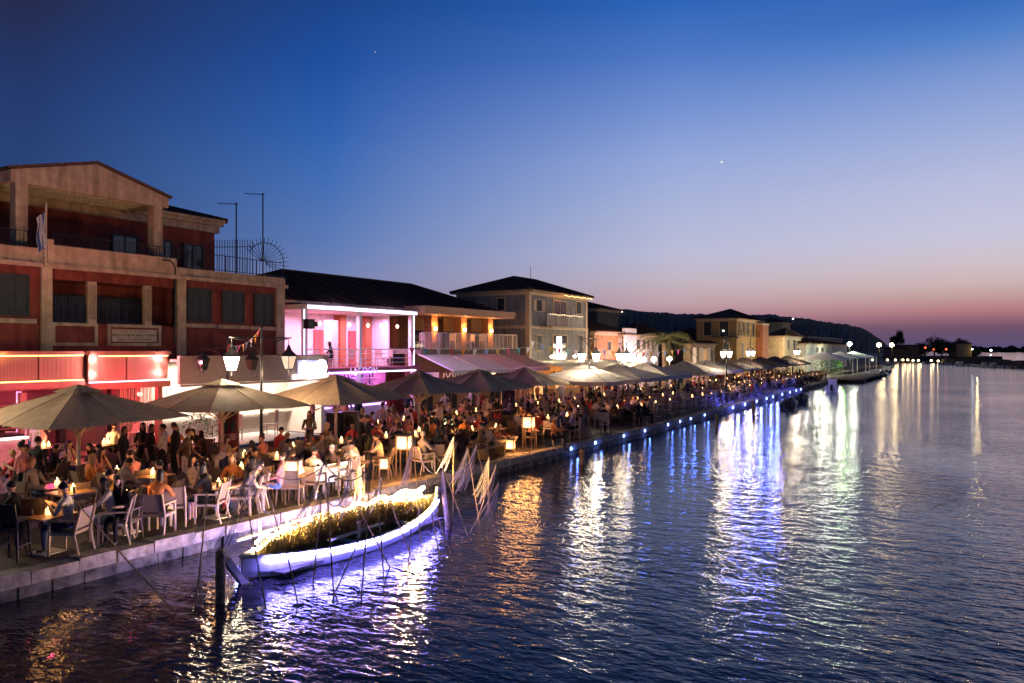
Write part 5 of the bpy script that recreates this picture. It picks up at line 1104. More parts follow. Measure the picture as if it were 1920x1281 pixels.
def side_chair(name='dining_chair', c=(.45, .33, .27)):
    fr = mat('dining_frame', c, .6, .1); r = thing(name, '', 'chair')
    MB().box(-.2, .22, -.21, .21, .42, .46).obj('seat', fr, r, False)
    for sy in (-1, 1): MB().beam((.2, sy * .19, 0), (.2, sy * .19, .42), .035, .035).obj('leg', fr, r, False); MB().beam((-.24, sy * .19, 0), (-.26, sy * .19, 1.02), .035, .035).obj('leg', fr, r, False)
    MB().box(-.27, -.24, -.17, .17, .55, 1.02).obj('backrest', fr, r, False)
    return r
def table(name, w_, h, top_m, leg_m, round_=False):
    r = thing(name, '', 'table')
    (MB().lathe([(w_ / 2, h - .04), (w_ / 2, h)], n=20) if round_ else MB().box(-w_ / 2, w_ / 2, -w_ / 2, w_ / 2, h - .035, h)).obj('tabletop', top_m, r, False)
    MB().tube([(0, 0, .03), (0, 0, h - .036)], .04, 8).obj('pedestal', leg_m, r, False); MB().box(-.24, .24, -.24, .24, .002, .03).obj('base', leg_m, r, False)
    return r
P_arm = arm_chair(); P_dark = arm_chair('wicker_armchair', mat('wicker_brown', (.14, .1, .07), .9, .3, 50), mat('wicker_seat', (.16, .12, .09), .9, .3, 50))
P_dine = side_chair(); P_stool = high_stool(); P_bar = high_stool('dark_bar_stool', (.05, .035, .03), .74, .3)
P_tab = table('square_table', .82, .75, mat('teak_top', (.32, .18, .08), .4, .2, 15), m_white); P_low = table('low_table', .7, .5, mat('weave_top', (.3, .24, .17), .6, .2, 40), m_dark)
P_high = table('high_bar_table', .7, 1.08, m_dark, m_dark); P_dtab = table('dark_table', .8, .74, mat('dark_top', (.07, .05, .05), .3), m_dark)
USED = set()
def put(src, x, y, rz, label, group, z=.002):
    o = src if src not in USED else copy_tree(src); USED.add(src); o.location = (x, y, z); o.rotation_euler = (0, 0, rz); o['label'] = label; o['group'] = group; return o
# candle jars
jar_g = emi('jar_glow', (1, .45, .13), 5)
def candle(label, x, y, z, power=7, k=1.0):
    t = thing('candle_jar', label, 'candle', (x, y, z), group='candle jars on the tables'); t.scale = (k, k, k)
    MB().lathe([(.05, 0), (.055, .02), (.055, .1), (.045, .12)], n=10).obj('jar', jar_g, t, False); MB().lathe([(.05, .121), (.05, .128)], n=10).obj('rim', m_white, t, False)
    MB().lathe([(.002, .1), (.018, .13), (.012, .16), (.001, .2)], n=6).obj('flame', emi('flame', (1, .7, .3), 16), t, False)
    if power:
        d = bpy.data.lights.new('light', 'POINT'); d.energy = power * KL; d.color = (1, .45, .14); d.shadow_soft_size = .1; o = bpy.data.objects.new('light', d); link(o, t); o.location = (0, 0, .26)
gl = mat('drink_glass', (.5, .5, .52), .05, trans=.7)
def glass(label, x, y, z):
    t = thing('drinking_glass', label, 'glass', (x, y, z), group='glasses on the tables'); MB().lathe([(.03, 0), (.036, .14), (.034, .141), (.028, .01)], n=8).obj('tumbler', gl, t, False); MB().lathe([(.026, .012), (.03, .09)], n=8).obj('drink', mat('drink_amber', (.5, .25, .06), .1), t, False)
# ---- tables near the bridge: (px, py, z, proto, words)
TB = [(235, 935, P_tab, 'the table with the woman in black behind it'), (412, 912, P_tab, 'the white legged table under the second parasol'), (88, 965, P_tab, 'the cluttered table nearest the bridge'), (135, 922, P_tab, 'the wooden table at the first parasol pole'), (284, 891, P_tab, 'the table before the bearded man in orange'),
      (405, 868, P_dtab, 'the dark table behind the second parasol pole'), (517, 859, P_dtab, 'the dark table beside the street lantern foot'), (618, 845, P_dtab, 'the glass covered table at the third parasol pole'), (672, 866, P_tab, 'the pink lit table beside the woman in white'), (777, 817, P_tab, 'the table at the fourth parasol pole'),
      (849, 812, P_dtab, 'the table left of the fifth parasol pole'), (928, 803, P_tab, 'the table right of the fifth parasol pole'), (1007, 789, P_dtab, 'the table at the sixth parasol pole'), (1088, 776, P_tab, 'the table beside the striped dress')]
for i, (px, py, pr_, lb) in enumerate(TB):
    zt = .75 if pr_ is P_tab else .74; x, y = G(px, py, zt); y = max(y, .95)
    put(pr_, x, y, RN.uniform(-.1, .1) + (0 if i % 2 else .2), lb[4:].capitalize().lower() if False else ('wooden' if pr_ is P_tab else 'dark') + ' cafe table: ' + lb, 'cafe tables near the boat')
    candle('glowing candle jar on ' + lb, x, y - .05, zt + .005, 3 if i == 2 else 7 if i < 9 else 5)
    for k in range(3): a = RN.uniform(0, 6.28); glass(('first', 'second', 'third')[k] + ' drinking glass on ' + lb, x + .25 * math.cos(a + k * 2), y + .25 * math.sin(a + k * 2), zt + .003)
x, y = G(540, 888, .5); put(P_low, x, max(.95, y), .2, 'low woven side table beside the orange lantern', 'cafe tables near the boat')
# ---- seated people, each on a chair of their own
SP = [ # px, py head, facing, pose, top, bottom, hair, hair colour, skin, sleeve, shorts, words
 (24, 912, AL, 'table', 'black', 'black', 'short', 'dark', 0, 1, 0, 'man in black seated in profile at the near left edge', P_dark),
 (184, 925, AL, 'phone', 'white', 'navy', 'short', 'dark', 1, 0, 0, 'man in white tee seated in profile nearest the quay edge', P_arm),
 (241, 905, AC, 'table', 'black', 'black', 'long', 'brown', 0, 0, 0, 'woman in black facing the water behind a candle table', P_dark),
 (290, 918, AL + .3, 'chin', 'white', 'mint', 'long', 'dark', 1, 0, 1, 'woman in white and mint shorts with a hand to her mouth', P_arm),
 (209, 890, AL, 'phone', 'brown', 'black', 'short', 'dark', 1, 0, 0, 'person in checked brown shirt holding a phone', P_dark),
 (238, 868, AB - .5, 'lean', 'grey', 'black', 'short', 'dark', 1, 0, 0, 'man in pale grey shirt seen from behind', P_dark),
 (301, 872, AL, 'table', 'orange', 'black', 'short', 'dark', 1, 1, 0, 'bearded man in orange shirt', P_dark),
 (369, 898, AB, 'table', 'orange', 'beige', 'long', 'dark', 1, 0, 0, 'long haired woman with bare shoulders seen from behind', P_arm),
 (361, 862, AR, 'relax', 'beige', 'brown', 'long', 'dark', 0, 0, 0, 'woman in beige top with long dark hair facing right', P_dark),
 (436, 860, AC, 'table', 'orange', 'red', 'long', 'blond', 0, 0, 0, 'blond woman in orange dress behind the second pole', P_dark),
 (447, 884, AL, 'chin', 'black', 'black', 'long', 'dark', 0, 0, 1, 'woman in black leaning to the candle under the second parasol', P_arm),
 (470, 864, AL, 'relax', 'black', 'denim', 'long', 'dark', 1, 0, 0, 'woman with very long dark hair in front of the poster', P_dark),
 (513, 876, AR, 'lean', 'white', 'grey', 'short', 'dark', 0, 0, 0, 'man in white shirt bending towards the orange lantern', P_arm),
 (538, 830, AR, 'chin', 'grey', 'black', 'short', 'dark', 1, 0, 0, 'man in grey shirt raising his arm by the stage', P_dark),
 (560, 826, AC, 'phone', 'grey', 'black', 'short', 'dark', 1, 0, 0, 'man with a lit phone by the stage', P_dark),
 (577, 832, AC + .5, 'table', 'black', 'black', 'short', 'dark', 1, 1, 0, 'person in black between the phone user and the pink top', P_dark),
 (584, 838, AL + .4, 'lean', 'pink', 'black', 'long', 'brown', 1, 1, 0, 'woman in pink top leaning forward', P_dark),
 (603, 819, AC, 'relax', 'grey', 'black', 'short', 'dark', 1, 0, 0, 'bearded man in grey tee facing the water', P_dark),
 (553, 852, AB, 'table', 'beige', 'black', 'short', 'brown', 0, 0, 0, 'man in beige tee seen from behind', P_dark),
 (599, 862, AL, 'relax', 'pink', 'blue', 'short', 'brown', 0, 1, 1, 'man in pink shirt and blue shorts on the white bench', None),
 (639, 850, AB - .3, 'table', 'white', 'white', 'bun', 'dark', 1, 0, 0, 'woman in white vest with hair bun seen from behind', P_dark),
 (655, 824, AB, 'table', 'white', 'black', 'short', 'dark', 1, 0, 0, 'man in white tee with black bag strap', P_dark),
 (695, 838, AC, 'phone', 'white', 'grey', 'short', 'dark', 1, 0, 0, 'man in white tee with dark braces facing the water', P_arm),
 (708, 820, AL, 'chin', 'beige', 'brown', 'short', 'dark', 1, 0, 0, 'man in beige tee resting his chin', P_dark),
 (686, 846, AC - .4, 'table', 'brown', 'black', 'cap', 'cap', 1, 0, 0, 'child in a pale cap beside the braces man', P_dark),
 (749, 802, AB, 'table', 'black', 'black', 'short', 'dark', 2, 1, 0, 'man in black seen from behind left of the fourth pole', P_dark),
 (800, 800, AB, 'relax', 'brown', 'black', 'long', 'dark', 1, 0, 0, 'dark haired woman just right of the fourth pole', P_dark),
 (840, 788, AC, 'table', 'brown', 'black', 'short', 'dark', 1, 0, 0, 'man in brown facing the water before the violet bar', P_dark),
 (834, 802, AR, 'relax', 'pink', 'black', 'short', 'dark', 1, 0, 0, 'person in dusky pink behind the grey haired one', P_dark),
 (850, 818, AB - .8, 'crossed', 'grey', 'beige', 'short', 'grey', 0, 0, 0, 'grey haired person in pale trousers by the tall lantern', P_arm),
 (881, 814, AB, 'phone', 'black', 'black', 'long', 'dark', 1, 1, 0, 'long haired person in black with a small lit phone', P_dark),
 (907, 813, AL, 'table', 'orange', 'beige', 'long', 'dark', 1, 0, 0, 'curly haired woman reaching forward at the fifth pole', P_dark),
 (949, 801, AL, 'relax', 'brown', 'brown', 'short', 'dark', 1, 1, 0, 'man in brown beside the low bench', P_dark),
 (962, 802, AL, 'lean', 'beige', 'olive', 'short', 'dark', 1, 0, 1, 'man in beige shirt and shorts on the low bench', None),
 (1006, 776, AC, 'table', 'red', 'black', 'short', 'dark', 1, 0, 0, 'person in red at the sixth pole', P_dark),
 (993, 780, AR, 'relax', 'pink', 'black', 'long', 'blond', 0, 0, 0, 'fair haired person in pink at the sixth pole', P_dark),
 (1080, 772, AL, 'table', 'lilac', 'black', 'bun', 'dark', 1, 0, 0, 'person in lilac left of the striped dress', P_dine),
 (1140, 772, AL, 'chin', 'black', 'black', 'long', 'dark', 1, 1, 0, 'long haired woman in black right of the striped dress', P_dine),
 (1166, 764, AB, 'table', 'black', 'black', 'short', 'dark', 1, 1, 0, 'man in black at the first white chair row', P_dine),
 (1214, 747, AL, 'table', 'white', 'black', 'short', 'dark', 1, 0, 0, 'man in white shirt among the white chairs', P_dine),
 (1226, 752, AR, 'phone', 'black', 'black', 'short', 'dark', 1, 1, 0, 'man in black with a bright screen among the white chairs', P_dine),
 (1241, 755, AC, 'table', 'black', 'black', 'short', 'dark', 1, 1, 0, 'person in black beside the bright screen', P_dine)]
occ = []
for px, py, an, ps, tp, bt, hr, hcol, sk, sl_, sh_, lb, ch in SP:
    hz = POSE[ps][2] * .97; x, y = G(px, py, hz); off = {'lean': .3, 'chin': .14, 'table': .1, 'phone': .06}.get(ps, -.05)
    x -= math.cos(an) * off; y -= math.sin(an) * off; y = max(y, .75)
    person(lb, x, y, an, ps, tp, bt, hr, hcol, sk, bool(sl_), bool(sh_), .97, group='guests seated at the cafe tables'); occ.append((x, y))
    if ch is not None: put(ch, x - math.cos(an) * .02, y - math.sin(an) * .02, an, ('cream framed armchair' if ch is P_arm else 'pale dining chair' if ch is P_dine else 'dark woven armchair') + ' under the ' + ' '.join(lb.split()[:11]), 'cafe chairs near the boat')
for px, py, an, pr_, lb in ((322, 985, AB + .4, P_arm, 'empty cream armchair beside the mint shorts'), (472, 960, AL, P_arm, 'empty cream armchair right of the white legged table'), (497, 965, AC + .3, P_arm, 'empty cream armchair behind the net poles'), (55, 930, AL + .5, P_dark, 'first empty dark armchair beside the first parasol pole'), (95, 935, AL, P_dark, 'second empty dark armchair beside the first parasol pole'),
                        (300, 900, AC, P_dark, 'empty dark sofa chair behind the mint shorts'), (395, 905, AL, P_dark, 'empty dark armchair behind the white legged table'), (730, 930, AB, P_arm, 'empty violet tinted armchair beside the braces man'), (760, 870, AC, P_dark, 'empty dark armchair by the fourth pole'), (735, 850, AR, P_dark, 'empty dark armchair behind the net ropes'), (870, 835, AL, P_dark, 'empty dark armchair by the fifth pole')):
    x, y = G(px, py - 25, .3); put(pr_, x, max(.8, y), an, lb, 'cafe chairs near the boat')
# second line of lounge tables between the quay edge and the promenade
rr = random.Random(77); tabs = [G(a, b, .75) for a, b, *_ in TB]; busy = occ + tabs + NEARU + [(19.05, 6.45)]
def nearp(x): return ('first', 'second', 'third', 'fourth', 'fifth', 'sixth')[min(range(6), key=lambda i: abs(NEARU[i][0] - x))]
cnt = {}
for rowu, rn in ((2.6, 'front'), (4.6, 'middle'), (7.9, 'rear')):
    x = 7.0 if rowu < 7 else 9.0
    while x < 41:
        y = rowu + rr.uniform(-.3, .3); x += rr.uniform(1.7, 2.2)
        if min(math.hypot(x - a, y - b) for a, b in busy) < .95 or (rowu > 7 and 18.2 < x < 25.2): continue
        k_ = (rn, nearp(x)); cnt[k_] = cnt.get(k_, 0) + 1; wh = '%s %s row lounge table at the %s parasol' % (('first', 'second', 'third', 'fourth')[cnt[k_] - 1], rn, nearp(x))
        put(P_dtab, x, y, rr.uniform(-.3, .3), 'dark table: ' + wh, 'lounge tables'); busy.append((x, y)); candle('candle on the ' + wh, x, y, .745, 2.2)
        for q in range(2): glass(('taller', 'shorter')[q] + ' glass on the ' + wh, x + rr.uniform(-.3, .3), y + rr.uniform(-.3, .3), .743)
        for k in range(4):
            a = k * math.pi / 2 + rr.uniform(-.3, .3); cx_, cy_ = x + .72 * math.cos(a), y + .72 * math.sin(a)
            if min(math.hypot(cx_ - p, cy_ - q) for p, q in occ + NEARU) < .55: continue
            sdn = ('far', 'inland', 'near', 'water')[k]; occ.append((cx_, cy_)); put(P_dark, cx_, cy_, a + math.pi, 'dark chair, %s side, %s' % (sdn, wh), 'lounge chairs')
            if rr.random() < .78:
                tp_, hs_ = rr.choice(('black', 'white', 'beige', 'orange', 'red', 'navy', 'pink', 'grey', 'brown', 'lilac')), rr.choice(('short', 'long', 'short', 'bun', 'long'))
                person('guest in %s, %s side of the %s' % (tp_, sdn, wh), cx_, cy_, a + math.pi, rr.choice(('table', 'relax', 'phone', 'chin', 'crossed', 'lean')), tp_, rr.choice(('black', 'denim', 'beige')), hs_, rr.choice(('dark', 'brown', 'dark', 'blond')), rr.choice((0, 1, 1)), rr.random() < .3, rr.random() < .4, rr.uniform(.92, 1.0), group='guests at the lounge tables')
for i in range(16):
    x, y = rr.uniform(11, 40), rr.uniform(9.4, 12.2)
    if (18.6 < x < 25 and y < 12): continue
    tp_, bt_ = rr.choice(('black', 'white', 'navy', 'red', 'grey', 'pink')), rr.choice(('black', 'denim', 'beige', 'white')); person('passer-by in %s and %s behind the %s parasol' % (tp_, bt_, nearp(x)), x, y, rr.uniform(0, 6.28), rr.choice(('walk', 'stand', 'drink', 'folded')), tp_, bt_, rr.choice(('short', 'long')), 'dark', rr.choice((0, 1)), False, rr.random() < .3, rr.uniform(.93, 1.02), z=.14 if (y > 10.95 and x < 20.1) else 0, group='passers-by on the promenade')
# white slatted bench and low bench
bx_, by_ = G(632, 935, .0); by_ = .85
bn_ = thing('slatted_bench', 'white slatted bench with its back to the boat', 'bench', (bx_ + .3, by_, .002), .03)
for i in range(4): MB().box(-.75, .75, -.28, -.25, .38 + i * .125, .49 + i * .125).obj('back_slat', m_white, bn_, False)
for i in range(4): MB().box(-.75, .75, -.22 + i * .125, -.11 + i * .125, .4, .43).obj('seat_slat', m_white, bn_, False)
for dx in (-.68, .68):
    for dy in (-.24, .22): MB().box(dx - .03, dx + .03, dy - .03, dy + .03, 0, .399).obj('leg', m_white, bn_, False)
bx_, by_ = G(962, 860, 0); lb_ = thing('low_bench', 'low wooden bench under the man in beige shorts', 'bench', (bx_, max(.95, by_), .002), .1)
MB().box(-.9, .7, -.25, .25, .38, .46).obj('seat', m_wood, lb_, False)
for dx in (-.8, .6): MB().box(dx - .04, dx + .04, -.22, .22, 0, .379).obj('leg', m_wood, lb_, False)
# dark high chair at the near left edge, bar stools by the water
x, y = G(25, 1050); put(P_bar, x, max(.8, y), AB, 'dark slatted high chair at the near left quay edge', 'bar stools')
x, y = G(60, 1035); put(P_bar, x, max(.8, y), AB + .5, 'second dark high chair beside the near left quay edge', 'bar stools')
for px, py, lb in ((1043, 838, 'pale bar stool under the person by the water'), (1062, 834, 'pale bar stool holding a candle by the water'), (1085, 822, 'pale bar stool left of the striped dress'), (1122, 815, 'pale bar stool right of the striped dress')):
    x, y = G(px, py); put(P_stool, x, max(.7, y), AC, lb, 'pale bar stools on the quay edge')
person('person in dark top perched on a pale bar stool by the water', *G(1044, 772, 1.5), AB, 'table', 'navy', 'black', 'long', 'dark', 1, True, group='guests seated at the cafe tables', z=.28, k=.97)
person('companion in orange beside the perched dark top', *G(1036, 786, 1.45), AR, 'table', 'orange', 'black', 'short', 'dark', 1, True, group='guests seated at the cafe tables', z=.28, k=.97)
# ---- standing people
STP = [(43, 838, AL, 'drink', 'pink', 'black', 'bun', 'dark', 0, 'woman in pink top at the glowing bar counter'), (70, 828, AB, 'stand', 'black', 'black', 'short', 'dark', 0, 'tall man in black at the glowing bar counter'), (214, 798, AB, 'stand', 'white', 'black', 'short', 'brown', 0, 'man in loose white shirt walking past the red bar'), (230, 808, AR, 'drink', 'black', 'black', 'long', 'dark', 1, 'woman in black beside the loose white shirt'),
       (268, 800, AC, 'folded', 'black', 'black', 'long', 'dark', 1, 'woman in short black dress in the red light'), (281, 803, AR, 'drink', 'black', 'black', 'long', 'dark', 1, 'second woman in black in the red light'), (306, 803, AL, 'folded', 'white', 'black', 'short', 'dark', 1, 'man in white tee with folded arms in the red light'), (328, 800, AL, 'stand', 'black', 'black', 'short', 'dark', 1, 'man in black right of the folded arms'), (349, 812, AR, 'walk', 'brown', 'white', 'short', 'brown', 1, 'waiter in brown with white apron walking right'),
       (580, 777, AC, 'folded', 'brown', 'brown', 'long', 'dark', 1, 'woman in patterned brown dress standing on the stage corner'), (677, 785, AR, 'folded', 'black', 'black', 'short', 'dark', 1, 'first man in black standing before the violet bar'), (690, 785, AL, 'stand', 'black', 'olive', 'short', 'dark', 2, 'second man in black standing before the violet bar'), (717, 760, AB, 'stand', 'white', 'black', 'short', 'dark', 1, 'man in white shirt at the violet bar'), (742, 768, AL, 'walk', 'grey', 'denim', 'long', 'brown', 0, 'woman in grey walking at the violet bar'),
       (763, 765, AB, 'stand', 'lilac', 'black', 'short', 'dark', 0, 'man in lilac shirt at the violet bar'), (826, 758, AR, 'drink', 'white', 'black', 'short', 'dark', 1, 'waiter in white holding a tray by the violet bar'), (913, 749, AC, 'folded', 'white', 'white', 'short', 'brown', 0, 'man all in white before the chalkboard'), (932, 749, AC, 'folded', 'black', 'red', 'short', 'dark', 1, 'man in black tee and red shorts before the chalkboard'),
       (1018, 745, AC, 'stand', 'grey', 'beige', 'short', 'dark', 1, 'heavy man in grey shirt behind the sixth pole'), (1108, 731, AB, 'stand', 'black', 'black', 'short', 'dark', 2, 'man in black standing in front of the amber shop'), (1124, 730, AL, 'stand', 'black', 'black', 'short', 'dark', 2, 'second man in black in front of the amber shop'), (1097, 728, AC, 'drink', 'beige', 'black', 'short', 'dark', 0, 'person in beige at the amber shop'),
       (1178, 722, AL, 'stand', 'beige', 'brown', 'long', 'blond', 0, 'woman in beige under the second grey parasol'), (1191, 722, AR, 'stand', 'denim', 'black', 'short', 'dark', 1, 'man in denim under the second grey parasol'), (1249, 714, AR, 'walk', 'white', 'white', 'short', 'grey', 0, 'man all in white striding past the palm house'), (1290, 715, AC, 'stand', 'navy', 'black', 'short', 'dark', 1, 'man in navy by the far lantern post'), (1312, 712, AL, 'walk', 'beige', 'beige', 'short', 'brown', 0, 'man in beige by the bright cream parasol')]
for px, py, an, ps, tp, bt, hr, hcol, sk, lb in STP:
    x, y = G(px, py, 1.64); person(lb, x, y, an, ps, tp, bt, hr, hcol, sk, tp == 'black' and ps == 'stand', bt in ('red',) or 'dress in' in lb, .97, group='people standing along the promenade')
# tall figure in a diagonally striped dress
x, y = G(1098, 822); y = max(y, .8); d_ = person('tall woman in long diagonally striped dress at the quay edge', x, y, AR + .4, 'stand', 'brown', 'black', 'long', 'dark', 1, False, False, 1.0, group='people standing along the promenade')
dm = stripes('striped_dress', (.05, .03, .025), (.5, .4, .32), 5.5, 'DIAGONAL', .9, 0); MB().lathe([(.36, .03), (.33, .3), (.27, .7), (.21, .98), (.19, 1.2), (.2, 1.38), (.12, 1.44)], n=20).obj('dress', dm, d_, False, True)
# bar tables and stools in the red bar
for px, py, lb in ((82, 835, 'left high table at the red bar'), (195, 830, 'right high table at the red bar')):
    x, y = G(px, py + 4, 1.08); put(P_high, x, y, .1, 'black ' + lb, 'high tables at the red bar'); candle('candle jar on the ' + lb, x, y, 1.085, 9); candle('smaller candle beside the one on the ' + lb, x + .2, y + .1, 1.085, 0, .8)
    for k in range(3): a = k * 2.1 + .6; put(P_bar, x + .62 * math.cos(a), y + .62 * math.sin(a), a + math.pi, 'dark bar stool, %s of three at the %s' % (('first', 'second', 'third')[k], lb), 'bar stools')
for px, py, lb in ((12, 868, 'orange backed bar stool at the glowing counter'), (52, 860, 'second orange backed bar stool at the glowing counter'), (253, 850, 'red lit bar stool before the string curtain')):
    x, y = G(px, py, .1); put(P_stool, x, y, AC, lb, 'bar stools', z=.142)
# wire chairs on the stage, terrace chairs upstairs
P_wire = side_chair('wire_chair', (.75, .74, .7))
put(P_wire, 20.6, 9.6, AC, 'white wire chair on the stage beside the poster', 'white chairs on the stage', z=.516); put(P_wire, 22.9, 10.2, AL, 'white wire chair on the stage near the kiosk wall', 'white chairs on the stage', z=.516)
for i, px in enumerate((600, 628, 655, 690, 712, 740)):
    x = SS(px, 15.6); put(P_dine, x, 15.6 + .5 * (i % 2), (0, 3.1, 1.2, 2.4, .4, 3.5)[i], 'pale chair on the pink lit terrace, %s from the loudspeaker' % ('first', 'second', 'third', 'fourth', 'fifth', 'last')[i], 'chairs on the pink terrace', z=3.002)
person('dark haired woman seated on the pink lit terrace', SS(625, 15.2), 15.3, AL, 'table', 'black', 'black', 'long', 'dark', 0, group='guests seated at the cafe tables', z=3.0)
for i, px in enumerate((795, 818, 850, 880, 905)): x = SS(px, 15); put(P_dine, x, 14.95, (0, 3.1, .2, 3.0, .3)[i], 'pale chair on the sconce lit balcony, %s from the pink terrace' % ('first', 'second', 'third', 'fourth', 'last')[i], 'chairs on the sconce balcony', z=3.982)
# chalkboard easel, speakers, planters
ea = thing('chalkboard_easel', 'violet lit chalkboard menu on a white easel', 'easel', (*G(953, 792), .002), AC + math.pi / 2 - .1)
MB().hexa([(-.36, -.06, .75), (.36, -.06, .75), (.36, -.03, .75), (-.36, -.03, .75), (-.36, .12, 1.75), (.36, .12, 1.75), (.36, .15, 1.75), (-.36, .15, 1.75)]).obj('board', mat('chalkboard', (.03, .02, .05), .6, .8, 6), ea, False)
for a, b, w_ in (((-.38, -.05, .74), (-.38, .14, 1.78), .04), ((.38, -.05, .74), (.38, .14, 1.78), .04), ((-.4, .13, 1.78), (.4, .13, 1.78), .04), ((-.4, -.07, .7), (.4, -.07, .7), .13)): MB().beam(a, b, .04, w_).obj('frame', m_white, ea, False)
for a, b in (((-.3, -.05, .7), (-.42, -.15, 0)), ((.3, -.05, .7), (.42, -.15, 0)), ((0, .1, 1.4), (0, .5, 0))): MB().beam(a, b, .035, .035).obj('leg', m_white, ea, False)
for (px, py, lb) in ((628, 848, 'tall black speaker stack beside the stage'), (659, 845, 'grey speaker stack left of the standing men in black')):
    x, y = G(px, py); t = thing('speaker_stack', lb, 'speaker', (x, y, .002), AC)
    for z0, z1 in ((0, .75), (.76, 1.55)): o = MB().box(-.25, .25, -.28, .28, z0, z1).obj('cabinet', m_black if px < 640 else mat('speaker_grey', (.12, .12, .15)), t, False); c_ = MB().lathe([(.2, 0), (.12, .03)], n=14).obj('cone', m_dark, o, False); c_.location = (.255, 0, (z0 + z1) / 2); c_.rotation_euler = (0, math.radians(90), 0)
def leaves(n, R, H, seed, size=.09, squash=1.0):
    mb = MB(); rr = random.Random(seed)
    for i in range(n):
        t = rr.uniform(0, 6.28); f = rr.random(); r = R * (math.sin(math.pi * (f * .85 + .12)) ** .7) * rr.uniform(.35, 1.05); p = Vector((r * math.cos(t), r * math.sin(t), f * H)); d = Vector((math.cos(t), math.sin(t), rr.uniform(-.3, .9))).normalized() * size * rr.uniform(.6, 1.4); w_ = d.cross(Vector((rr.uniform(-1, 1), rr.uniform(-1, 1), 1))).normalized() * size * .3
        mb.poly([p, p + d * .5 + w_, p + d, p + d * .5 - w_])
    return mb
def planter(label, x, y, h, R, pot, seed, pz=.45, pr_=.26):
    t = thing('potted_shrub', label, 'plant', (x, y, .002), group='potted shrubs along the terraces'); MB().lathe([(pr_ * .75, 0), (pr_, pz), (pr_ * 1.05, pz + .02), (pr_ * .9, pz - .03)], n=12).obj('pot', pot, t, False)
    MB().tube([(0, 0, pz - .05), (.02, .01, pz + h * .4)], .02, 5).obj('stem', m_wood, t, False); o = leaves(420, R, h, seed).obj('foliage', m_leaf, t, False); o.location = (0, 0, pz - .05)
pot = mat('terracotta', (.3, .14, .08), .8); potw = mat('white_pot', (.6, .58, .55), .6)
for i, (px, py, h, R, pm, lb) in enumerate(((895, 812, .9, .45, pot, 'round dark potted shrub left of the fifth pole'), (972, 800, 1.0, .5, pot, 'round dark potted shrub right of the chalkboard'), (840, 795, .5, .3, potw, 'low potted shrub by the lit white bucket'), (370, 850, 1.1, .5, pot, 'leafy potted shrub behind the second parasol, left'), (398, 845, 1.2, .5, pot, 'leafy potted shrub behind the second parasol, right'), (600, 800, .5, .35, potw, 'plant in tall white pot at the stage corner'), (1210, 760, .8, .6, pot, 'dark potted shrub under the second grey parasol'), (1165, 752, .7, .5, pot, 'dark potted shrub before the amber shop'), (1270, 742, .7, .7, pot, 'dark hedge pot before the palm house'))):
    x, y = G(px, py); planter(lb, x, y, h, R, pm, 20 + i)
x, y = G(988, 850); t = thing('stone_planter', 'pale stone planter bowl with low red flowers beside the lanterns', 'planter', (x, max(1.5, y), .002)); MB().lathe([(.35, 0), (.4, .12), (.62, .5), (.66, .56), (.58, .56), (.5, .5)], n=18).obj('bowl', m_stone, t, False, True); o = leaves(300, .5, .25, 77, .07).obj('flowers', mat('dull_red_flower', (.3, .06, .03)), t, False); o.location = (0, 0, .5)
x, y = G(840, 812); t = thing('ice_bucket', 'white bucket glowing yellow green beside the fourth parasol', 'bucket', (x, y, .002)); MB().lathe([(.2, 0), (.28, .7), (.26, .7), (.18, .05)], n=14).obj('bucket_body', mat('bucket_glow', (.6, .65, .5), emit=(.8, 1, .5), es=.8), t, False); MB().lathe([(.26, .62), (.02, .66)], n=12).obj('ice', mat('ice', (.6, .7, .8), .2), t, False)
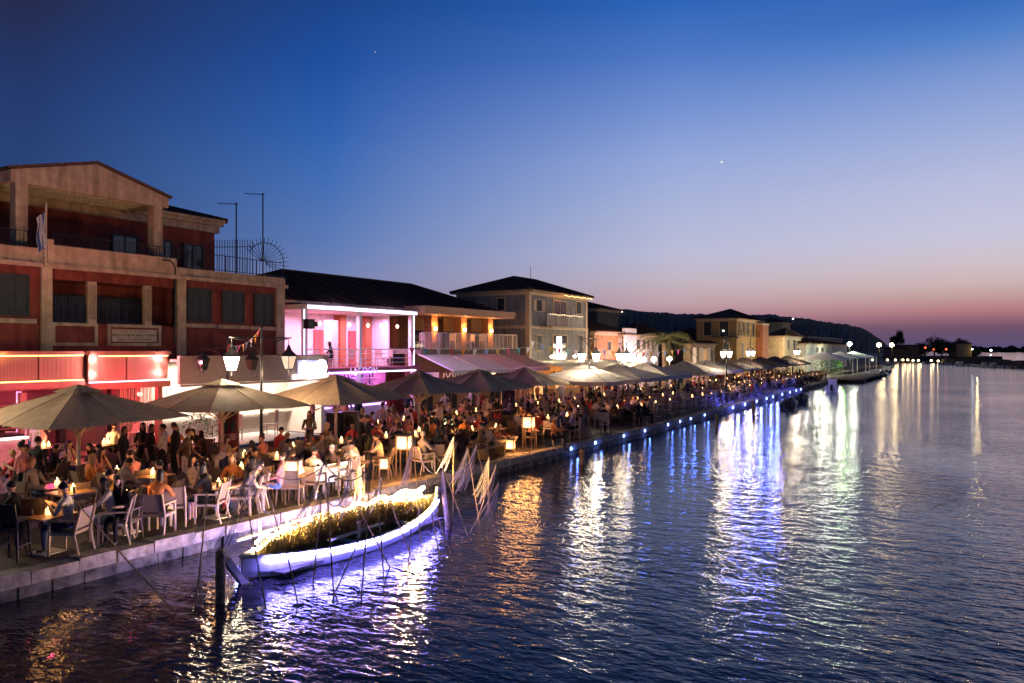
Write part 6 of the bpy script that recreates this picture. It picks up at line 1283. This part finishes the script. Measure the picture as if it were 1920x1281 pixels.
# flower column and vase
# ---- the far tables: rows along the quay, guests at most of them
rr = random.Random(12); rows = []
tops_ = ('black', 'navy', 'red', 'brown', 'white', 'grey', 'pink', 'orange', 'lilac', 'olive', 'black', 'beige'); nfar = 0
def zone(s): return 'first grey parasol' if s < 44.5 else 'second grey parasol' if s < 49.5 else 'third grey parasol' if s < 56 else 'bright cream parasol' if s < 64 else 'last grey parasol' if s < 71 else 'first brown parasol' if s < 78 else 'second brown parasol' if s < 86 else 'third brown parasol' if s < 94 else 'fourth brown parasol' if s < 102 else 'fifth brown parasol'
crowd = []
s = 42.5
while s < 112:
    for ri, du in enumerate((1.75, 4.0, 7.6)):
        if rr.random() < .1: continue
        x, y = s + rr.uniform(-.2, .2) + ri * .5, E(min(s, 134)) + du + rr.uniform(-.1, .1)
        put(P_tab if ri == 0 else P_dtab, x, y, rr.uniform(-.1, .1), ('small wooden table in the outer row, ' if ri == 0 else 'small dark table in the %s row, ' % ('', 'middle', 'inner')[ri]) + zone(s), 'far quay tables' if ri == 0 else 'inner far tables')
        candle('tiny candle on an %s row table, %s' % (('outer', 'middle', 'inner')[ri], zone(s)), x, y, .755, 0, 1.0)
        if rr.random() < .16: lamp(None, (x, y, 1.15), 9, (1, .45, .16), .06)
        for k in range(4):
            a = k * math.pi / 2 + rr.uniform(-.15, .15); cx_, cy_ = x + .68 * math.cos(a), y + .68 * math.sin(a)
            if ri > 0 and k == 1 and rr.random() < .4: continue
            put(P_dine if s < 58 else P_dark, cx_, cy_, a + math.pi, ('pale' if s < 58 else 'dark') + ' chair in the %s table row, %s, %s side' % (('outer', 'middle', 'inner')[ri], zone(s), ('far', 'inland', 'near', 'water')[k]), 'pale chairs in rows' if s < 58 else 'dark chairs in far rows')
            if s > 80:
                if rr.random() < .7: crowd.append((cx_, cy_, a + math.pi, 0))
            elif rr.random() < (.3 if s < 56 and ri == 0 else .55):
                tp_, hs_, hq_ = rr.choice(tops_), rr.choice(('short', 'long', 'short', 'bun')), rr.choice(('dark', 'dark', 'brown', 'blond'))
                person('guest in %s top with %s %s hair, %s table row, %s' % (tp_, hs_, hq_, ('outer', 'middle', 'inner')[ri], zone(s)), cx_, cy_, a + math.pi, rr.choice(('table', 'relax', 'phone', 'chin', 'table')), tp_, rr.choice(('black', 'denim', 'brown')), hs_, hq_, rr.choice((0, 1, 1, 2)), rr.random() < .4, rr.random() < .3, rr.uniform(.92, 1.0), group='guests at the far tables'); nfar += 1
    s += 2.5
for i in range(40): crowd.append((rr.uniform(80, 134), rr.uniform(9.4, 11.4), rr.uniform(0, 6.28), 1))
for i in range(18):
    x = rr.uniform(44, 80); y = rr.uniform(9.6, 11.2); tp_, bt_ = rr.choice(tops_), rr.choice(('black', 'denim', 'white', 'beige')); person('stroller in %s top and %s trousers behind the tables, %s' % (tp_, bt_, zone(x)), x, y, rr.choice((0, math.pi)) + rr.uniform(-.4, .4), rr.choice(('walk', 'stand', 'drink', 'walk')), tp_, bt_, rr.choice(('short', 'long')), rr.choice(('dark', 'brown')), rr.choice((0, 1)), False, rr.random() < .4, rr.uniform(.92, 1.02), group='strollers behind the far tables')

cm = [cl(c) for c in ('black', 'navy', 'red', 'brown', 'white', 'grey', 'orange', 'lilac')] + [SK[1], HC['dark']]; mb = MB()
for x, y, a, up in crowd:
    c = rr.randrange(8); z = .42 if not up else .82; dx, dy = math.cos(a), math.sin(a)
    mb.lathe([(.13, 0), (.16, .12), (.19, .42), (.15, .5), (.06, .55)], (x, y, z), 7, c); mb.lathe([(.03, 0), (.085, .06), (.09, .14), (.05, .22)], (x + dx * .02, y + dy * .02, z + .55), 7, 8); mb.lathe([(.095, .12), (.08, .2), (.03, .24)], (x - dx * .02, y - dy * .02, z + .55), 7, 9)
    for sg in (-1, 1):
        ox, oy = -dy * .09 * sg, dx * .09 * sg
        if up: mb.tube([(x + ox, y + oy, .02), (x + ox, y + oy, .85)], [.05, .08], 5, 0)
        else: mb.tube([(x + ox, y + oy, .5), (x + ox + dx * .42, y + oy + dy * .42, .5), (x + ox + dx * .42, y + oy + dy * .42, .03)], [.08, .06, .04], 5, 0)
        mb.tube([(x + ox * 2, y + oy * 2, z + .46), (x + ox * 2.6 + dx * .1, y + oy * 2.6 + dy * .1, z + .22), (x + ox + dx * .35, y + oy + dy * .35, z + .28)], [.05, .04, .03], 5, c)
cr = mb.obj('far_crowd', cm); tag(cr, 'crowd of tiny seated and strolling people under the far brown parasols', 'crowd', kind='stuff')
# ================================================================ palm, moored boats, far shore
def palm(label, x, y, h, n, L, seed):
    t = thing('palm_tree', label, 'palm tree', (x, y, 0)); rr = random.Random(seed)
    MB().tube([(x, y, 0), (x + .1, y, h * .5), (x + .05, y + .05, h)], [.26, .2, .2], 9).obj('trunk', mat('palm_trunk', (.14, .1, .06), .95, .4, 15, bump=.8), t)
    mb = MB()
    for i in range(n):
        a = 6.283 * i / n + rr.uniform(-.2, .2); up = rr.uniform(.1, 1.1); pts = []
        for k in range(9):
            f = k / 8; pts.append(Vector((x + math.cos(a) * L * f * math.cos(up * (1 - f * .4)), y + math.sin(a) * L * f * math.cos(up * (1 - f * .4)), h + L * (math.sin(up) * f - .75 * f * f))))
        mb.tube(pts, [.03] * 8 + [.008], 4)
        for k in range(1, 9):
            d = (pts[k] - pts[k - 1]).normalized(); sd_ = d.cross(Vector((0, 0, 1))).normalized()
            for q in (0, .5):
                c = pts[k - 1].lerp(pts[k], q)
                for sg in (-1, 1): e_ = c + sd_ * sg * .5 * (1 - .3 * k / 8) + d * .25 - Vector((0, 0, .22)); w_ = d * .035; mb.poly([c - w_, c + w_, e_])
    mb.obj('crown', mat('palm_leaf', (.1, .11, .035), .6, .4, 5), t); return t
pt = palm('palm tree lit gold from below between the white house and columned kiosk', SS(1245, 11.5), 11.5, 4.7, 30, 3.3, 2)
lamp(pt, (SS(1240, 10), 10.3, 1.8), 160, (1, .6, .2), .1); lamp(pt, (SS(1250, 10), 9.6, 3.4), 160, (1, .75, .4), .1)
palm('dark palm half hidden behind the lit palm', SS(1262, 14), 14.5, 5.2, 20, 2.8, 5)
# bright lamps that whiten the street by the white lit house
for i, px in enumerate((1170, 1188, 1207, 1226, 1255)):
    u = 10.5; x = SS(px, u); t = thing('globe_lamp', 'white globe lamp on a short post, %s from the ochre house towards the palm' % ('first', 'second', 'third', 'fourth', 'last')[i], 'lamp', (x, u, 0), group='globe lamps before the white lit house')
    MB().tube([(x, u, 0), (x, u, 2.9)], .04, 6).obj('post', m_white, t); MB().lathe([(.05, -.24), (.22, -.1), (.25, 0), (.22, .1), (.05, .24)], (x, u, 3.1), 10).obj('globe', emi('globe_glow', (1, .86, .68), 12), t); lamp(t, (x, u - .4, 3.2), 70, (1, .8, .55), .15)
# boats
def small_boat(name, label, x, y, rz, L, hullm, cabin=None, group='small boats'):
    t = thing(name, label, 'boat', (x, y, WZ), rz, group); mb = MB(); n = 10
    for sd_ in (1, -1):
        for i in range(n):
            def P(i, a, b): f = i / n; h = L * .17 * (1 - max(0, (f - .45) / .55) ** 2.2); return (-L / 2 + L * f, sd_ * max(.01, h * a), -.15 + (.62 + .3 * f ** 3) * b)
            for (a0, b0), (a1, b1) in (((.0, 0), (.7, .1)), ((.7, .1), (1, 1)), ((1, 1), (.85, .96)), ((.85, .96), (.6, .2)), ((.6, .2), (0, .2))): mb.poly([P(i, a0, b0), P(i + 1, a0, b0), P(i + 1, a1, b1), P(i, a1, b1)])
        mb.poly([(-L / 2, 0, -.15), (-L / 2, sd_ * L * .12, -.09), (-L / 2, sd_ * L * .17, .47), (-L / 2, 0, .47)])
    mb.obj('hull', hullm, t, False)
    if cabin: MB().box(-L * .12, L * .18, -L * .1, L * .1, .3, 1.15).obj('cabin', cabin, t, False); MB().box(-L * .14, L * .2, -L * .11, L * .11, 1.16, 1.22).obj('cabin_roof', m_white, t, False); MB().box(L * .185, L * .19, -L * .085, L * .085, .75, 1.1).obj('windscreen', m_glass, t, False)
    else: MB().box(-L * .1, L * .0, -L * .15, L * .15, .28, .33).obj('thwart', m_wood, t, False)
    MB().box(-L / 2 - .25, -L / 2 - .02, -.12, .12, .1, .75).obj('outboard_motor', m_black, t, False)
    return t
bw_ = mat('hull_white', (.65, .65, .65), .4); bdk = mat('hull_dark', (.04, .05, .07), .4); bbl = mat('hull_blue', (.08, .14, .3), .4)
for px, py, L, hm, cab, lb, rz in ((1480, 766, 3.6, bdk, None, 'small dark boat moored first in the blue glare', .12), (1502, 756, 4.2, bdk, None, 'second dark boat moored in the blue glare', .1), (1561, 733, 4.2, bw_, bw_, 'white cabin boat moored by the jetty in blue light', .1), (1640, 708, 7, bdk, bw_, 'dark fishing boat with white wheelhouse off the far canopies', .1), (1652, 705, 6, bdk, None, 'low dark boat beside the far fishing boat', .1), (1662, 699, 6, bbl, bw_, 'farthest dark boat moored off the canopies', .1)):
    x, y = G(px, py, WZ); small_boat('moored_boat', lb, x, y, rz, L, hm, cab, 'boats moored along the quay')
rr = random.Random(21)
for i, px in enumerate((1690, 1712, 1735, 1765, 1778, 1800, 1815, 1830, 1846, 1862, 1880, 1898)):
    py = 679 + (px - 1690) * .055; x, y = G(px, py + 1.2, WZ); small_boat('far_boat', 'tiny pale boat moored at the breakwater, number %s from the left' % ('one', 'two', 'three', 'four', 'five', 'six', 'seven', 'eight', 'nine', 'ten', 'eleven', 'twelve')[i], x, y, .3 + rr.uniform(-.3, .3), rr.uniform(4, 6.5), rr.choice((bw_, bw_, mat('hull_cream', (.6, .45, .25)))), rr.choice((None, bw_)), 'boats at the breakwater')
# far lamps: floodlight masts, small shore lamps
def far_lamp(label, px, py, Y, r, col, s_, power, post=True):
    x, y = CP(px, Y); z = CZ + (HY - py) / F * Y; t = thing('far_lamp', label, 'lamp', (x, y, 0 if z > 1 else -.4), group='lamps on the far shore'); 
    if post and z > 1.5: MB().tube([(x, y, 0), (x, y, z)], .12, 5).obj('post', m_dark, t)
    MB().lathe([(r * .3, -r), (r, -r * .4), (r, r * .4), (r * .3, r)], (x, y, z), 8).obj('lamp_head', emi('far_%s' % label[:14].replace(' ', '_'), col, s_), t)
    if power: lamp(t, (x, y - r - .3, z - r - .2), power, col, r)
far_lamp('orange white floodlight on the left far mast', 1648, 647, 190, .5, (1, .72, .36), 30, 260)
far_lamp('orange white floodlight on the right far mast', 1672, 647, 200, .48, (1, .72, .36), 30, 260)
far_lamp('greenish white floodlight above the far pavilion', 1593, 645, 150, .4, (.85, 1, .75), 24, 150)
far_lamp('amber lamp on the far shore', 1716, 662, 300, .6, (1, .55, .2), 18, 80); far_lamp('smaller amber lamp on the far shore', 1705, 660, 300, .5, (1, .6, .25), 12, 50)
far_lamp('cold white lamp right of the headland house', 1823, 655, 340, .3, (.85, .95, 1), 12, 8); far_lamp('cold white window light on the far treeline', 1858, 657, 800, .9, (.8, .9, 1), 14, 0, False)
for i, (px, py) in enumerate(((1636, 675), (1664, 675), (1679, 675), (1693, 675), (1702, 675), (1712, 676), (1722, 676), (1746, 676), (1759, 677), (1790, 678), (1906, 683))):
    far_lamp('small amber lamp on the breakwater walk, number %s from the left' % ('one', 'two', 'three', 'four', 'five', 'six', 'seven', 'eight', 'nine', 'ten', 'eleven')[i], px, py, 250, .3, (1, .7, .35), 12, 12, False)
for i, (px, py) in enumerate(((1735, 652), (1751, 655), (1774, 655))): far_lamp('dim red lamp among the headland trees, %s' % ('first', 'second', 'third')[i], px, py, 330, .4, (1, .15, .05), 2.5, 0)
for i, (px, py) in enumerate(((1146, 586), (1157, 585), (1166, 584), (1487, 598), (1561, 614))): far_lamp('tiny house light on the dark hill, %s' % ('first above the ochre house', 'second above the ochre house', 'third above the ochre house', 'above the bright cream house', 'above the far pavilion')[i], px, py, 1150, 1.0, (1, .8, .55), 10, 0, False)
# headland trees and house
def tree(label, x, y, h, R, seed):
    t = thing('tree', label, 'tree', (x, y, .9), group='trees on the headland'); MB().tube([(0, 0, 0), (.1, 0, h * .45)], [.35, .18], 7).obj('trunk', m_wood, t, False)
    mb = MB(); r_ = random.Random(seed)
    for k in range(9):
        c = Vector((r_.uniform(-.6, .6) * R, r_.uniform(-.6, .6) * R, h * r_.uniform(.35, .85)))
        for i in range(110): d = Vector((r_.gauss(0, 1), r_.gauss(0, 1), r_.gauss(0, .8))).normalized() * R * .5 * r_.uniform(.5, 1.05); p = c + d; e_ = Vector((r_.uniform(-1, 1), r_.uniform(-1, 1), r_.uniform(-.6, .6))).normalized() * .5; w_ = e_.cross(d).normalized() * .22; mb.poly([p - e_, p + w_, p + e_, p - w_])
    mb.obj('crown', m_leaf, t, False)
for i, (px, Y, h, R) in enumerate(((1733, 335, 5.5, 4), (1752, 330, 9.5, 5), (1766, 335, 7, 4.5), (1783, 345, 6.5, 3.5), (1800, 352, 8, 4), (1822, 345, 4.5, 3.5), (1715, 330, 4, 3.5), (1828, 350, 3, 3))):
    x, y = CP(px, Y); tree('dark round tree on the headland, %s from the left' % ('second', 'third and tallest', 'fourth', 'fifth', 'sixth', 'seventh', 'first', 'last')[i], x, y, h, R, 40 + i)
x, y = CP(1800, 335); hh = thing('headland_house', 'small dim yellow house among the headland trees', 'house', (x, y, .9), .5); MB().box(-3.3, 3.3, -3, 3, 0, 5.4).obj('wall', mat('headland_plaster', (.42, .32, .16)), hh, False); MB().lathe([(5.2, 5.4), (.3, 7)], n=4, sq=True).obj('roof', m_tile, hh, False)
for dx in (-2, 0, 2): MB().box(dx - .4, dx + .4, -3.05, -3.0, 1.2, 4.2).obj('window', m_glass, hh, False)
lamp(hh, (x - 4, y - 5, 3.5), 120, (1, .7, .3), .2)
for i, (px, py, w_, lb) in enumerate(((1700, 655, 14, 'small dark house with lit eaves on the far shore'), (1678, 660, 12, 'pale low building below the right far mast'))):
    x, y = CP(px, 290); z = CZ + (HY - py + 6) / F * 290; t = thing('far_house', lb, 'house', (x, y, 0), .4); MB().box(-w_ / 4, w_ / 4, -3, 3, 0, z).obj('wall', mat('far_plaster_%d' % i, (.25, .16, .1)), t, False); MB().box(-w_ / 4 - .4, w_ / 4 + .4, -3.4, 3.4, z, z + .5).obj('roof', m_tile, t, False)
x, y = CP(1681, 300); tree('tall thin dark tree beside the right far mast', x, y, 11, 2.6, 90)
# green lit hedge at the end of the dark parasols
x, y = G(1553, 700); y = max(4, y); t = thing('green_lit_hedge', 'hedge glowing green at the end of the dark parasols', 'hedge', (x, y, 0)); o = leaves(700, 2.2, 2.6, 61, .3).obj('foliage', mat('hedge_leaf', (.1, .2, .04), .7, .4), t, False); MB().box(-1.8, 1.8, -.5, .5, 0, .5).obj('trough', m_conc, t, False); lamp(t, (x - 1, y - 2.6, 1.5), 60, (.3, 1, .2), .1)
